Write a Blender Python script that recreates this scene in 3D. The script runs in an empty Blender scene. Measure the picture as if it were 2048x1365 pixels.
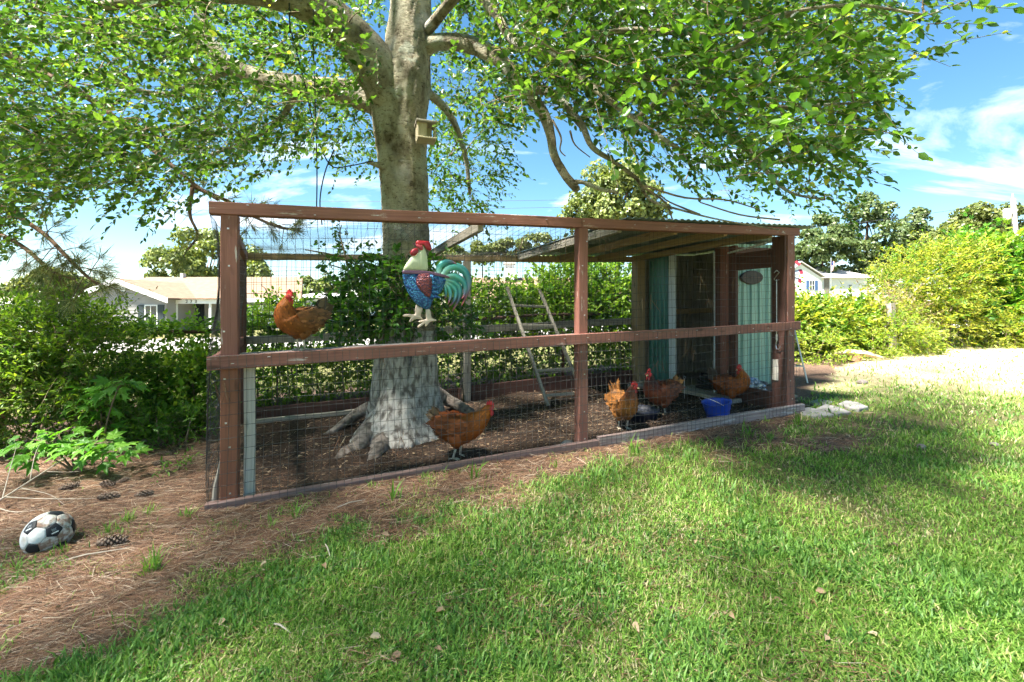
import bpy, bmesh, math, random
import numpy as np
from mathutils import Vector, Matrix
SC = bpy.context.scene
COL = SC.collection
R = math.radians
rng = np.random.default_rng(7)
random.seed(7)
# ------------------------------------------------------------------ camera, sky, sun, exposure
FPX = 940.0; HOR = 615.0; EYE = 1.3            # focal length and horizon row in photo pixels, eye height
cam = bpy.data.cameras.new('camera'); cam_o = bpy.data.objects.new('camera', cam); COL.objects.link(cam_o)
cam.sensor_width = 36; cam.lens = 36 * FPX / 2048; cam.shift_y = -(682.5 - HOR) / 2048
cam.clip_start = 0.05; cam.clip_end = 2000
cam_o.location = (0, 0, EYE); cam_o.rotation_euler = (R(90), 0, 0)
SC.camera = cam_o
SUN_EL, SUN_AZ = R(60), math.atan2(-0.80, -0.50)   # azimuth measured from +Y towards +X
wd = bpy.data.worlds.new('World'); SC.world = wd; wd.use_nodes = True
nt = wd.node_tree; nt.nodes.clear()
def wn(t, **k):
    n = nt.nodes.new(t)
    for a, b in k.items(): setattr(n, a, b)
    return n
sky = wn('ShaderNodeTexSky', sky_type='NISHITA', sun_disc=False, sun_elevation=SUN_EL, sun_rotation=SUN_AZ)
sky.air_density = 1.0; sky.dust_density = 0.12; sky.ozone_density = 2.2
hs = wn('ShaderNodeHueSaturation'); hs.inputs['Saturation'].default_value = 1.2; hs.inputs['Value'].default_value = 0.8; hs.inputs['Hue'].default_value = 0.488
tc = wn('ShaderNodeTexCoord'); sp = wn('ShaderNodeSeparateXYZ')
zadd = wn('ShaderNodeMath', operation='ADD'); zadd.inputs[1].default_value = 0.22
zmax = wn('ShaderNodeMath', operation='MAXIMUM'); zmax.inputs[1].default_value = 0.05
dv = wn('ShaderNodeVectorMath', operation='DIVIDE'); cb = wn('ShaderNodeCombineXYZ')
mp = wn('ShaderNodeMapping'); mp.inputs['Location'].default_value = (-5.2, -3.0, 0.0); mp.inputs['Scale'].default_value = (0.75, 1.5, 1.0)
n1 = wn('ShaderNodeTexNoise'); n1.inputs['Scale'].default_value = 1.25; n1.inputs['Detail'].default_value = 9; n1.inputs['Roughness'].default_value = 0.58; n1.inputs['Distortion'].default_value = 0.5
rp = wn('ShaderNodeValToRGB'); rp.color_ramp.elements[0].position = 0.54; rp.color_ramp.elements[1].position = 0.76
rp.color_ramp.elements[0].color = (0, 0, 0, 1); rp.color_ramp.elements[1].color = (1, 1, 1, 1)
cm = wn('ShaderNodeMath', operation='MULTIPLY'); cm.inputs[1].default_value = 0.92
mx = wn('ShaderNodeMix', data_type='RGBA'); mx.inputs[7].default_value = (9.5, 9.9, 10.3, 1)
bg = wn('ShaderNodeBackground'); bg.inputs[1].default_value = 0.05
wo = wn('ShaderNodeOutputWorld')
L = nt.links.new
L(sky.outputs[0], hs.inputs['Color']); L(tc.outputs['Generated'], sp.inputs[0]); L(sp.outputs[2], zadd.inputs[0]); L(zadd.outputs[0], zmax.inputs[0])
for i in range(3): L(zmax.outputs[0], cb.inputs[i])
L(tc.outputs['Generated'], dv.inputs[0]); L(cb.outputs[0], dv.inputs[1]); L(dv.outputs[0], mp.inputs[0]); L(mp.outputs[0], n1.inputs['Vector'])
L(n1.outputs[0], rp.inputs[0]); L(rp.outputs[0], cm.inputs[0]); L(cm.outputs[0], mx.inputs[0]); L(hs.outputs[0], mx.inputs[6])
L(mx.outputs[2], bg.inputs[0]); L(bg.outputs[0], wo.inputs[0])
sl = bpy.data.lights.new('sun', 'SUN'); sl.energy = 5.0; sl.angle = R(6.0); sl.color = (1.0, 0.95, 0.86)
so = bpy.data.objects.new('sun', sl); COL.objects.link(so)
to_sun = Vector((math.sin(SUN_AZ) * math.cos(SUN_EL), math.cos(SUN_AZ) * math.cos(SUN_EL), math.sin(SUN_EL)))
so.rotation_euler = to_sun.to_track_quat('Z', 'Y').to_euler(); so.location = (-6, -4, 14)
SC.view_settings.view_transform = 'Standard'; SC.view_settings.look = 'None'; SC.view_settings.gamma = 1.0
SC.view_settings.use_curve_mapping = False; SC.view_settings.exposure = 2.72
SC.render.engine = 'CYCLES'
try:
    SC.cycles.use_denoising = True; SC.cycles.use_adaptive_sampling = True; SC.cycles.adaptive_threshold = 0.03; SC.cycles.max_bounces = 6; SC.cycles.diffuse_bounces = 3; SC.cycles.transmission_bounces = 4
    SC.cycles.transparent_max_bounces = 6; SC.cycles.sample_clamp_indirect = 8.0
except Exception: pass
# ------------------------------------------------------------------ places
SLOPE = 0.031
P0 = np.array([-1.94, 3.09]); UA = math.atan2(2.04, 5.07)
U2 = np.array([math.cos(UA), math.sin(UA)]); V2 = np.array([-math.sin(UA), math.cos(UA)])
S0 = float(-P0 @ U2)                              # position of the camera along the run
def gz(x, y):                                     # the yard climbs gently to the right
    s = (np.asarray(x) * U2[0] + np.asarray(y) * U2[1])
    return SLOPE * 60 * np.tanh(s / 60.0)
def W(s, d, h):
    p = P0 + s * U2 + d * V2
    return Vector((p[0], p[1], float(gz(*(P0 + s * U2))) + h))
def ray(px, py, z):
    return Vector(((px - 1024) / FPX * z, z, EYE + (HOR - py) / FPX * z))
def gp(px, py):
    a = (px - 1024) / FPX; b = (HOR - py) / FPX
    z = EYE / max(1e-3, SLOPE * (U2[0] * a + U2[1]) - b)
    return Vector((a * z, z, float(gz(a * z, z))))
def front_s(px, d=0.0):                           # position along the run of a photo column on a plane d behind the front
    a = (px - 1024) / FPX; b = P0 + d * V2
    return (a * b[1] - b[0]) / (U2[0] - a * U2[1])
def on_front(px, py, d=0.0):
    s = front_s(px, d); q = P0 + s * U2 + d * V2
    return Vector((q[0], q[1], EYE + (HOR - py) / FPX * q[1]))
U3 = Vector((U2[0], U2[1], SLOPE)).normalized(); V3 = Vector((V2[0], V2[1], 0)); Z3 = Vector((0, 0, 1))
def vnoise(x, y, seed=0):
    x = np.asarray(x, float); y = np.asarray(y, float)
    xi = np.floor(x).astype(np.int64); yi = np.floor(y).astype(np.int64); xf = x - xi; yf = y - yi
    def h(a, b):
        n = (a * 374761393 + b * 668265263 + seed * 974634977) & 0xffffffff
        n = ((n ^ (n >> 13)) * 1274126177) & 0xffffffff
        return ((n ^ (n >> 16)) & 0xffff) / 65535.0
    u = xf * xf * (3 - 2 * xf); v = yf * yf * (3 - 2 * yf)
    return (h(xi, yi) * (1 - u) + h(xi + 1, yi) * u) * (1 - v) + (h(xi, yi + 1) * (1 - u) + h(xi + 1, yi + 1) * u) * v
# ------------------------------------------------------------------ materials
MATS = {}
def newmat(name):
    m = bpy.data.materials.new(name); m.use_nodes = True; MATS[name] = m
    t = m.node_tree; b = t.nodes['Principled BSDF']
    def N(ty, **k):
        n = t.nodes.new(ty)
        for a, c in k.items(): setattr(n, a, c)
        return n
    return m, t, b, N
def c4(c): return (c[0], c[1], c[2], 1)
def ramp(N, stops):
    r = N('ShaderNodeValToRGB'); e = r.color_ramp.elements
    e[0].position, e[0].color = stops[0][0], c4(stops[0][1]); e[1].position, e[1].color = stops[-1][0], c4(stops[-1][1])
    for p, c in stops[1:-1]:
        q = e.new(p); q.color = c4(c)
    return r
def mat_plain(name, c1, c2=None, rough=0.7, metal=0.0, scale=6.0, bump=0.0, bscale=40.0, spec=0.4, detail=5, stretch=None, lo=0.35, hi=0.68):
    m, t, b, N = newmat(name); c2 = c2 or tuple(0.7 * x for x in c1)
    tc = N('ShaderNodeTexCoord'); mp = N('ShaderNodeMapping'); mp.inputs['Scale'].default_value = stretch or (1, 1, 1)
    n = N('ShaderNodeTexNoise'); n.inputs['Scale'].default_value = scale; n.inputs['Detail'].default_value = detail
    r = ramp(N, [(lo, c2), (hi, c1)]); k = t.links.new
    k(tc.outputs['Object'], mp.inputs[0]); k(mp.outputs[0], n.inputs['Vector']); k(n.outputs[0], r.inputs[0]); k(r.outputs[0], b.inputs['Base Color'])
    b.inputs['Roughness'].default_value = rough; b.inputs['Metallic'].default_value = metal; b.inputs['Specular IOR Level'].default_value = spec
    if bump:
        n2 = N('ShaderNodeTexNoise'); n2.inputs['Scale'].default_value = bscale; n2.inputs['Detail'].default_value = 6
        bp = N('ShaderNodeBump'); bp.inputs['Strength'].default_value = bump; bp.inputs['Distance'].default_value = 0.02
        k(mp.outputs[0], n2.inputs['Vector']); k(n2.outputs[0], bp.inputs['Height']); k(bp.outputs[0], b.inputs['Normal'])
    return m
def mat_wood(name, c1, c2, worn, wear=0.62, rough=0.75, gx=1.2, gy=42.0):
    """grain runs along the attribute wc.x (metres along the board)"""
    m, t, b, N = newmat(name); k = t.links.new
    at = N('ShaderNodeAttribute', attribute_name='wc')
    mp = N('ShaderNodeMapping'); mp.inputs['Scale'].default_value = (gx, gy, gy)
    g = N('ShaderNodeTexNoise'); g.inputs['Scale'].default_value = 1.6; g.inputs['Detail'].default_value = 8; g.inputs['Roughness'].default_value = 0.65; g.inputs['Distortion'].default_value = 0.6
    r = ramp(N, [(0.3, c2), (0.62, c1)])
    mp2 = N('ShaderNodeMapping'); mp2.inputs['Scale'].default_value = (2.2, 14, 14)
    w = N('ShaderNodeTexNoise'); w.inputs['Scale'].default_value = 1.7; w.inputs['Detail'].default_value = 9; w.inputs['Roughness'].default_value = 0.7
    rw = ramp(N, [(wear, (0, 0, 0)), (wear + 0.06, (1, 1, 1))])
    mxn = N('ShaderNodeMix', data_type='RGBA'); mxn.inputs[7].default_value = c4(worn)
    # knots
    mp3 = N('ShaderNodeMapping'); mp3.inputs['Scale'].default_value = (2.4, 9, 9)
    vo = N('ShaderNodeTexVoronoi'); vo.inputs['Scale'].default_value = 1.0
    rk = ramp(N, [(0.08, (0.35, 0.35, 0.35)), (0.16, (1, 1, 1))])
    mk = N('ShaderNodeMix', data_type='RGBA', blend_type='MULTIPLY'); mk.inputs[0].default_value = 0.8
    bp = N('ShaderNodeBump'); bp.inputs['Strength'].default_value = 0.35; bp.inputs['Distance'].default_value = 0.004
    k(at.outputs['Vector'], mp.inputs[0]); k(mp.outputs[0], g.inputs['Vector']); k(g.outputs[0], r.inputs[0])
    k(at.outputs['Vector'], mp2.inputs[0]); k(mp2.outputs[0], w.inputs['Vector']); k(w.outputs[0], rw.inputs[0])
    k(at.outputs['Vector'], mp3.inputs[0]); k(mp3.outputs[0], vo.inputs['Vector']); k(vo.outputs['Distance'], rk.inputs[0])
    k(rw.outputs[0], mxn.inputs[0]); k(r.outputs[0], mxn.inputs[6]); k(mxn.outputs[2], mk.inputs[6]); k(rk.outputs[0], mk.inputs[7])
    k(mk.outputs[2], b.inputs['Base Color']); k(g.outputs[0], bp.inputs['Height']); k(bp.outputs[0], b.inputs['Normal'])
    b.inputs['Roughness'].default_value = rough; b.inputs['Specular IOR Level'].default_value = 0.3
    return m
def mat_leaf(name, stops, trans=0.42, tint=(1.5, 1.7, 0.6), rough=0.42, spec=0.35):
    m, t, b, N = newmat(name); k = t.links.new
    g = N('ShaderNodeNewGeometry'); r = ramp(N, stops); k(g.outputs['Random Per Island'], r.inputs[0])
    k(r.outputs[0], b.inputs['Base Color']); b.inputs['Roughness'].default_value = rough; b.inputs['Specular IOR Level'].default_value = spec
    tr = N('ShaderNodeBsdfTranslucent'); mu = N('ShaderNodeMix', data_type='RGBA', blend_type='MULTIPLY'); mu.inputs[0].default_value = 1.0
    mu.inputs[7].default_value = c4(tint); k(r.outputs[0], mu.inputs[6]); k(mu.outputs[2], tr.inputs[0])
    ms = N('ShaderNodeMixShader'); ms.inputs[0].default_value = trans
    k(b.outputs[0], ms.inputs[1]); k(tr.outputs[0], ms.inputs[2]); k(ms.outputs[0], t.nodes['Material Output'].inputs[0])
    return m
# ------------------------------------------------------------------ object helpers
def tag(o, label=None, cat=None, group=None, kind=None):
    if label: o['label'] = label
    if cat: o['category'] = cat
    if group: o['group'] = group
    if kind: o['kind'] = kind
    return o
def root(name, label, cat, loc, group=None, rot=None):
    o = bpy.data.objects.new(name, None); COL.objects.link(o); o.empty_display_size = 0.1
    o.location = loc
    if rot is not None: o.rotation_euler = rot
    return tag(o, label, cat, group)
def top_loc(o):
    while o.parent: o = o.parent
    return Vector(o.location)
def link(name, me, mat, parent=None, loc=None, raw=False, kind=None):
    """mesh given in world coordinates unless raw; becomes a child of parent or sits at loc"""
    o = bpy.data.objects.new(name, me); COL.objects.link(o)
    if mat is not None and not me.materials: me.materials.append(mat)
    if parent is not None:
        o.parent = parent
        if not raw: me.transform(Matrix.Translation(-top_loc(parent)))
    elif loc is not None:
        o.location = loc
        if not raw: me.transform(Matrix.Translation(-Vector(loc)))
    if kind: o['kind'] = kind
    return o
class MB:
    def __init__(s): s.v = []; s.f = []; s.w = []
    def add(s, vs, fs, ws=None):
        b = len(s.v); s.v += [tuple(p) for p in vs]; s.f += [tuple(b + i for i in f) for f in fs]
        s.w += (ws if ws is not None else [(0, 0, 0)] * len(vs))
    def beam(s, p0, p1, side, wa, wb, ch=0.004, seg=1, warp=0.0):
        """chamfered board p0>p1, wa wide along side, wb thick"""
        p0 = Vector(p0); p1 = Vector(p1); T = (p1 - p0); Ln = T.length; T.normalize()
        A = Vector(side); A = (A - T * A.dot(T)).normalized(); B = T.cross(A)
        ch = min(ch, wa * 0.3, wb * 0.3); a, b = wa / 2, wb / 2
        prof = [(-a + ch, -b), (a - ch, -b), (a, -b + ch), (a, b - ch), (a - ch, b), (-a + ch, b), (-a, b - ch), (-a, -b + ch)]
        off = random.random() * 50; o2 = random.random() * 9
        vs, ws = [], []
        for i in range(seg + 1):
            t = i / seg; c = p0 + T * (Ln * t)
            if warp: c = c + A * (warp * math.sin(off + 5 * t)) * math.sin(math.pi * t) + B * (warp * math.cos(off * 2 + 4 * t)) * math.sin(math.pi * t)
            for (x, y) in prof:
                vs.append(c + A * x + B * y); ws.append((off + Ln * t, o2 + x + y * 0.3, o2 + y))
        fs = []
        for i in range(seg):
            for j in range(8):
                q = i * 8; fs.append((q + j, q + (j + 1) % 8, q + 8 + (j + 1) % 8, q + 8 + j))
        fs.append(tuple(range(7, -1, -1))); fs.append(tuple(seg * 8 + j for j in range(8)))
        s.add(vs, fs, ws); return s
    def tube(s, pts, rad, n=8, cap=True, rn=None):
        pts = [Vector(p) for p in pts]; m = len(pts)
        if not hasattr(rad, '__len__'): rad = [rad] * m
        vs, ws = [], []; ref = None; acc = 0; off = random.random() * 40
        for i in range(m):
            T = (pts[min(i + 1, m - 1)] - pts[max(i - 1, 0)]).normalized()
            if ref is None: ref = T.orthogonal().normalized()
            ref = (ref - T * ref.dot(T)).normalized(); B = T.cross(ref)
            if i: acc += (pts[i] - pts[i - 1]).length
            for j in range(n):
                th = 2 * math.pi * j / n
                rr = rad[i] * (1 if rn is None else rn(i, j, th))
                vs.append(pts[i] + ref * (rr * math.cos(th)) + B * (rr * math.sin(th))); ws.append((off + acc, rad[i] * math.cos(th), rad[i] * math.sin(th)))
        fs = [(i * n + j, i * n + (j + 1) % n, (i + 1) * n + (j + 1) % n, (i + 1) * n + j) for i in range(m - 1) for j in range(n)]
        if cap: fs.append(tuple(range(n - 1, -1, -1))); fs.append(tuple((m - 1) * n + j for j in range(n)))
        s.add(vs, fs, ws); return s
    def ball(s, c, r, n=8, m=6):
        c = Vector(c); r = Vector(r) if hasattr(r, '__len__') else Vector((r, r, r)); vs = [c + Vector((0, 0, -r.z))]
        for i in range(1, m):
            a = math.pi * i / m - math.pi / 2
            for j in range(n):
                th = 2 * math.pi * j / n; vs.append(c + Vector((r.x * math.cos(a) * math.cos(th), r.y * math.cos(a) * math.sin(th), r.z * math.sin(a))))
        vs.append(c + Vector((0, 0, r.z))); fs = []
        for j in range(n): fs.append((0, 1 + (j + 1) % n, 1 + j))
        for i in range(m - 2):
            for j in range(n): q = 1 + i * n; fs.append((q + j, q + (j + 1) % n, q + n + (j + 1) % n, q + n + j))
        q = 1 + (m - 2) * n
        for j in range(n): fs.append((q + j, q + (j + 1) % n, len(vs) - 1))
        s.add(vs, fs); return s
    def lathe(s, c, prof, n=20, axis=None):
        """prof: list of (radius, height); closed with caps when the radius is above 0"""
        c = Vector(c); q = Vector(axis if axis else (0, 0, 1)).to_track_quat('Z', 'Y'); vs = []
        for (r, h) in prof:
            for j in range(n):
                th = 2 * math.pi * j / n; vs.append(c + q @ Vector((r * math.cos(th), r * math.sin(th), h)))
        fs = [(i * n + j, i * n + (j + 1) % n, (i + 1) * n + (j + 1) % n, (i + 1) * n + j) for i in range(len(prof) - 1) for j in range(n)]
        fs.append(tuple(range(n - 1, -1, -1))); fs.append(tuple((len(prof) - 1) * n + j for j in range(n)))
        s.add(vs, fs); return s
    def quad(s, a, b, c, d): s.add([a, b, c, d], [(0, 1, 2, 3)]); return s
    def mesh(s, name='m', smooth=False):
        me = bpy.data.meshes.new(name); me.from_pydata(s.v, [], s.f)
        at = me.attributes.new('wc', 'FLOAT_VECTOR', 'POINT'); at.data.foreach_set('vector', np.array(s.w, np.float32).ravel())
        if smooth: me.polygons.foreach_set('use_smooth', np.ones(len(me.polygons), bool))
        me.update(); return me
    def build(s, name, mat, parent=None, loc=None, smooth=False, raw=False, kind=None):
        return link(name, s.mesh(name, smooth), mat, parent, loc, raw, kind)
def npmesh(name, V, F, smooth=False, attrs=None):
    V = np.asarray(V, np.float32); F = np.asarray(F, np.int32); k = F.shape[1]
    me = bpy.data.meshes.new(name); me.vertices.add(len(V)); me.vertices.foreach_set('co', V.ravel())
    me.loops.add(F.size); me.loops.foreach_set('vertex_index', F.ravel())
    me.polygons.add(len(F)); me.polygons.foreach_set('loop_start', np.arange(0, F.size, k, dtype=np.int32))
    if smooth: me.polygons.foreach_set('use_smooth', np.ones(len(F), bool))
    for an, (ty, arr) in (attrs or {}).items():
        at = me.attributes.new(an, ty, 'POINT'); at.data.foreach_set('vector' if ty == 'FLOAT_VECTOR' else 'value', np.asarray(arr, np.float32).ravel())
    me.update(calc_edges=True); return me
def nrm(a): return a / np.maximum(np.linalg.norm(a, axis=-1, keepdims=True), 1e-9)
OVAL = (np.array([(0, 0, 0), (.3, .27, .07), (.68, .23, .05), (1, 0, -.06), (.68, -.23, .05), (.3, -.27, .07), (.45, 0, -.02)]), np.array([(0, 6, 2, 1), (6, 3, 3, 2), (0, 5, 4, 6), (6, 4, 3, 3)]))
OVAL = (np.array([(0, 0, 0), (.3, .28, .08), (.68, .24, .06), (1, 0, -.06), (.68, -.24, .06), (.3, -.28, .08)]), np.array([(0, 3, 2, 1), (0, 5, 4, 3)]))
NARROW = (np.array([(0, 0, 0), (.3, .16, .05), (.65, .14, .04), (1, 0, -.1), (.65, -.14, .04), (.3, -.16, .05)]), np.array([(0, 3, 2, 1), (0, 5, 4, 3)]))
CARD = (np.array([(0, 0, 0), (.5, .42, .1), (1, 0, -.1), (.5, -.42, .1)]), np.array([(0, 2, 1), (0, 3, 2)]))
def _star():
    tips = [(-100, .55), (-48, .85), (0, 1.0), (48, .85), (100, .55)]; out = [(0.0, 0.0, 0.0)]
    for i, (a, r) in enumerate(tips):
        if i: m = R((tips[i - 1][0] + a) / 2); out.append((.3 + .3 * math.cos(m), .3 * math.sin(m), 0.05))
        for da, rr in ((-9, .72), (0, 1.0), (9, .72)):
            t = R(a + da); out.append((.3 + r * .7 * rr * math.cos(t), r * .7 * rr * math.sin(t), -.06 if da == 0 else 0.03))
    c = len(out); out.append((.3, 0, .02)); fs = [(c, i, i + 1) for i in range(0, c - 1)] + [(c, c - 1, 0)]
    return np.array(out), np.array(fs)
STAR = _star()
def place(proto, pos, d, n, size):
    """copies of proto at pos with its x axis along d and z axis near n"""
    pv, pf = proto; d = nrm(d); n = nrm(n - d * (n * d).sum(-1, keepdims=True)); s = np.cross(n, d)
    size = np.asarray(size).reshape(-1, 1, 1)
    V = pos[:, None, :] + size * (pv[None, :, 0:1] * d[:, None, :] + pv[None, :, 1:2] * s[:, None, :] + pv[None, :, 2:3] * n[:, None, :])
    F = pf[None] + (np.arange(len(pos)) * len(pv))[:, None, None]
    return V.reshape(-1, 3), F.reshape(-1, pf.shape[1])
def twig_leaves(base, dirs, L, M, size, g, spread=0.8, rnd=0.35, up=(0, 0, 1), flat=0.6, droop=0.15):
    """leaf frames for N twigs with M leaves each, set alternately"""
    N = len(base); dirs = nrm(dirs); L = np.asarray(L).reshape(N, 1)
    side = nrm(np.cross(dirs, np.array(up) + g.normal(0, .5, (N, 3)))); out = []
    for j in range(M):
        t = (j + .6 + g.uniform(-.3, .3, (N, 1))) / M; sg = 1 if j % 2 else -1
        p = base + dirs * L * t + np.array([0, 0, -1]) * droop * L * t * t
        ld = nrm(dirs * (.35 + .5 * t) + side * sg * spread * (1.1 - .6 * t) + g.normal(0, rnd, (N, 3)) + np.array([0, 0, -.15]))
        n = np.array(up)[None] + g.normal(0, flat, (N, 3)); out.append((p, ld, n, size * g.uniform(.45, 1.3, N)))
    return tuple(np.concatenate([o[i] for o in out]) for i in range(4))
def twig_stems(base, dirs, L, r0, droop=0.15):
    N = len(base); dirs = nrm(dirs); L = np.asarray(L).reshape(N, 1); s = nrm(np.cross(dirs, np.array([.3, .2, 1.0]))); b = np.cross(dirs, s); rings = []
    for t, r in ((0, 1), (.5, .75), (1, .4)):
        c = base + dirs * L * t + np.array([0, 0, -1]) * droop * L * t * t
        for k in range(3):
            a = 2 * math.pi * k / 3; rings.append(c + r0 * r * (math.cos(a) * s + math.sin(a) * b))
    V = np.stack(rings, 1); f = [(i * 3 + k, i * 3 + (k + 1) % 3, (i + 1) * 3 + (k + 1) % 3, (i + 1) * 3 + k) for i in range(2) for k in range(3)]
    F = np.array(f)[None] + (np.arange(N) * 9)[:, None, None]
    return V.reshape(-1, 3), F.reshape(-1, 4)
def rand_dirs(g, n): return nrm(g.normal(0, 1, (n, 3)))
def smooth_pts(pts, k=6):
    """Catmull-Rom through rows of numbers"""
    P = [np.array(p, float) for p in pts]; P = [2 * P[0] - P[1]] + P + [2 * P[-1] - P[-2]]; out = []
    for i in range(1, len(P) - 2):
        for j in range(k):
            t = j / k; a, b, c, d = P[i - 1], P[i], P[i + 1], P[i + 2]
            out.append(.5 * (2 * b + (c - a) * t + (2 * a - 5 * b + 4 * c - d) * t * t + (3 * b - a - 3 * c + d) * t ** 3))
    out.append(P[-2]); return np.array(out)
# ------------------------------------------------------------------ material set
M_BROWN = mat_wood('brown_stained_wood', (.25, .108, .08), (.165, .07, .053), (.42, .35, .31), wear=.6)
M_BROWN2 = mat_wood('fresh_brown_stained_wood', (.25, .10, .055), (.17, .065, .04), (.3, .2, .16), wear=.75)
M_DKBROWN = mat_wood('dark_brown_wood', (.105, .05, .038), (.065, .032, .026), (.2, .15, .12), wear=.74)
M_GREYW = mat_wood('grey_weathered_wood', (.34, .31, .26), (.18, .155, .12), (.38, .36, .31), wear=.6)
M_TANW = mat_wood('tan_lumber', (.36, .26, .15), (.22, .145, .075), (.32, .28, .22), wear=.66)
M_WORN = mat_wood('worn_grey_brown_wood', (.36, .30, .275), (.18, .095, .085), (.50, .45, .43), wear=.57)
M_WHITEW = mat_wood('faded_white_paint', (.66, .61, .53), (.46, .41, .34), (.3, .26, .22), wear=.72)
M_TRIM = mat_wood('blue_white_trim', (.58, .63, .66), (.46, .5, .53), (.34, .36, .36), wear=.74)
M_WIRE = mat_plain('galvanised_wire', (.10, .10, .097), (.045, .045, .043), rough=.55, metal=.4, scale=12)
M_GREEN = mat_plain('green_sheet_metal', (.07, .21, .185), (.04, .135, .12), rough=.45, metal=.1, scale=3.5, stretch=(4, 4, .6), bump=.1, bscale=20)
M_GREEN2 = mat_plain('pale_green_sheet_metal', (.25, .41, .34), (.15, .29, .25), rough=.45, metal=.1, scale=3.5, stretch=(4, 4, .5), bump=.1, bscale=20)
M_ROOF = mat_plain('galvanised_roof_sheet', (.23, .29, .28), (.12, .15, .14), rough=.5, metal=.35, scale=4, bump=.15)
M_BLACK = mat_plain('black_rubber', (.018, .018, .018), (.01, .01, .01), rough=.6)
M_STEEL = mat_plain('bright_steel', (.6, .6, .6), (.42, .42, .42), rough=.35, metal=.9, scale=20)
# ------------------------------------------------------------------ ground
def proj(x, y, z):
    y = np.maximum(y, 1e-3); return 1024 + FPX * x / y, HOR - FPX * (z - EYE) / y
LB_X = [-900, 0, 150, 330, 450, 640, 760, 900, 1050, 1200, 1300, 1400, 1500, 1560, 1600, 1680, 1760, 3000]
LB_Y = [1700, 1395, 1325, 1215, 1150, 1075, 1035, 1000, 960, 925, 905, 895, 888, 868, 800, 740, 690, 300]
def masks(x, y):
    """lawn, coop soil, dry straw tone and bare amount of a ground point (0..1)"""
    x = np.asarray(x, float); y = np.asarray(y, float); z = gz(x, y)
    s = (x - P0[0]) * U2[0] + (y - P0[1]) * U2[1]; d = (x - P0[0]) * V2[0] + (y - P0[1]) * V2[1]
    px, py = proj(x, np.maximum(y, .3), z)
    nz = vnoise(x * 3, y * 3, 1) * .6 + vnoise(x * 9, y * 9, 2) * .4
    lawn = np.clip((py - np.interp(px, LB_X, LB_Y) + (nz - .5) * 190 * np.clip((py - 640) / 550, .12, 1)) / (90 * np.clip((py - 640) / 550, .2, 1)) + .3, 0, 1)
    near = y > .5
    lawn = np.where(near, lawn, 1.0)
    bare = np.exp(-(((px - 1650) / 85) ** 2 + ((py - 890) / 17) ** 2) ** 2) * 1.1
    bare = np.maximum(bare, np.exp(-(((px - 120) / 70) ** 2 + ((py - 1270) / 25) ** 2)))
    patch = np.clip((vnoise(x * 1.3 + 4, y * 1.3, 5) - .62) * 5, 0, .55) * (py < 1000) * (px > 1500)
    lawn = lawn * (1 - np.clip(bare, 0, 1)) * (1 - patch * .6)
    inside = (s > -.12) & (s < 5.45 + .9 * (d > 1.0)) & (d > -.02) & (d < 2.6)
    lawn = np.where((d > 2.4) & (d < 4.5) & (s > -9) & (s < 5.7), 0.0, lawn)
    lawn = np.where((s < -.1) & (d > -.6) & (d < 5), lawn * .0, lawn)
    lawn = np.where(d > 4.5, .85, lawn)
    soil = inside * 1.0
    lawn = lawn * (1 - soil)
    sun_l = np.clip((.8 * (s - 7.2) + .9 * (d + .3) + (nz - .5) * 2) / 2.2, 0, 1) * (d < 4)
    return lawn, soil, np.clip(sun_l, 0, 1), s, d
def axis_pts(lo, hi, step, far):
    a = list(np.arange(lo, hi + 1e-6, step)); g = step
    while a[-1] < far: g *= 1.35; a.append(a[-1] + g)
    g = step
    while a[0] > -far: g *= 1.35; a.insert(0, a[0] - g)
    return np.array(a)
gxs = axis_pts(-6.0, 9.0, .075, 900); gys = axis_pts(.6, 11.5, .075, 900)
GX, GY = np.meshgrid(gxs, gys); lawn, soil, dry, gs, gd = masks(GX, GY)
def relief_h(x, y, soil):
    n = (vnoise(x * 2.2, y * 2.2, 11) - .5) * .05 + (vnoise(x * 7, y * 7, 12) - .5) * .025 + (vnoise(x * 19, y * 19, 13) - .5) * .012
    m = (vnoise(x * 1.1, y * 1.1, 14) - .5) * .03
    return np.where(soil > .5, n * 1.2, m * .7 + n * .25)
def ground_z(x, y):
    _, so_, _, _, _ = masks(x, y); return gz(x, y) + relief_h(np.asarray(x), np.asarray(y), so_)
GZ = gz(GX, GY) + relief_h(GX, GY, soil) * (np.hypot(GX, GY) < 25)
ny, nx = GX.shape; idx = np.arange(ny * nx).reshape(ny, nx)
GF = np.stack([idx[:-1, :-1], idx[:-1, 1:], idx[1:, 1:], idx[1:, :-1]], -1).reshape(-1, 4)
gme = npmesh('ground', np.stack([GX, GY, GZ], -1).reshape(-1, 3), GF, True,
             {'lawn': ('FLOAT', lawn.ravel()), 'soil': ('FLOAT', soil.ravel()), 'dry': ('FLOAT', dry.ravel())})
m, t, b, N = newmat('yard_ground'); k = t.links.new
tc = N('ShaderNodeTexCoord')
def gnoise(scale, det=8, ro=.65, st=None):
    n = N('ShaderNodeTexNoise'); n.inputs['Scale'].default_value = scale; n.inputs['Detail'].default_value = det; n.inputs['Roughness'].default_value = ro
    if st:
        mp = N('ShaderNodeMapping'); mp.inputs['Scale'].default_value = st; mp.inputs['Rotation'].default_value = (0, 0, R(30)); k(tc.outputs['Object'], mp.inputs[0]); k(mp.outputs[0], n.inputs['Vector'])
    else: k(tc.outputs['Object'], n.inputs['Vector'])
    return n
def gmix(f, a, bb):
    x = N('ShaderNodeMix', data_type='RGBA'); k(f, x.inputs[0]); k(a, x.inputs[6]); k(bb, x.inputs[7]); return x.outputs[2]
nA = gnoise(9); nB = gnoise(38, 6, .7); nC = gnoise(16, 8, .7, (1, 6, 1))
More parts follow.
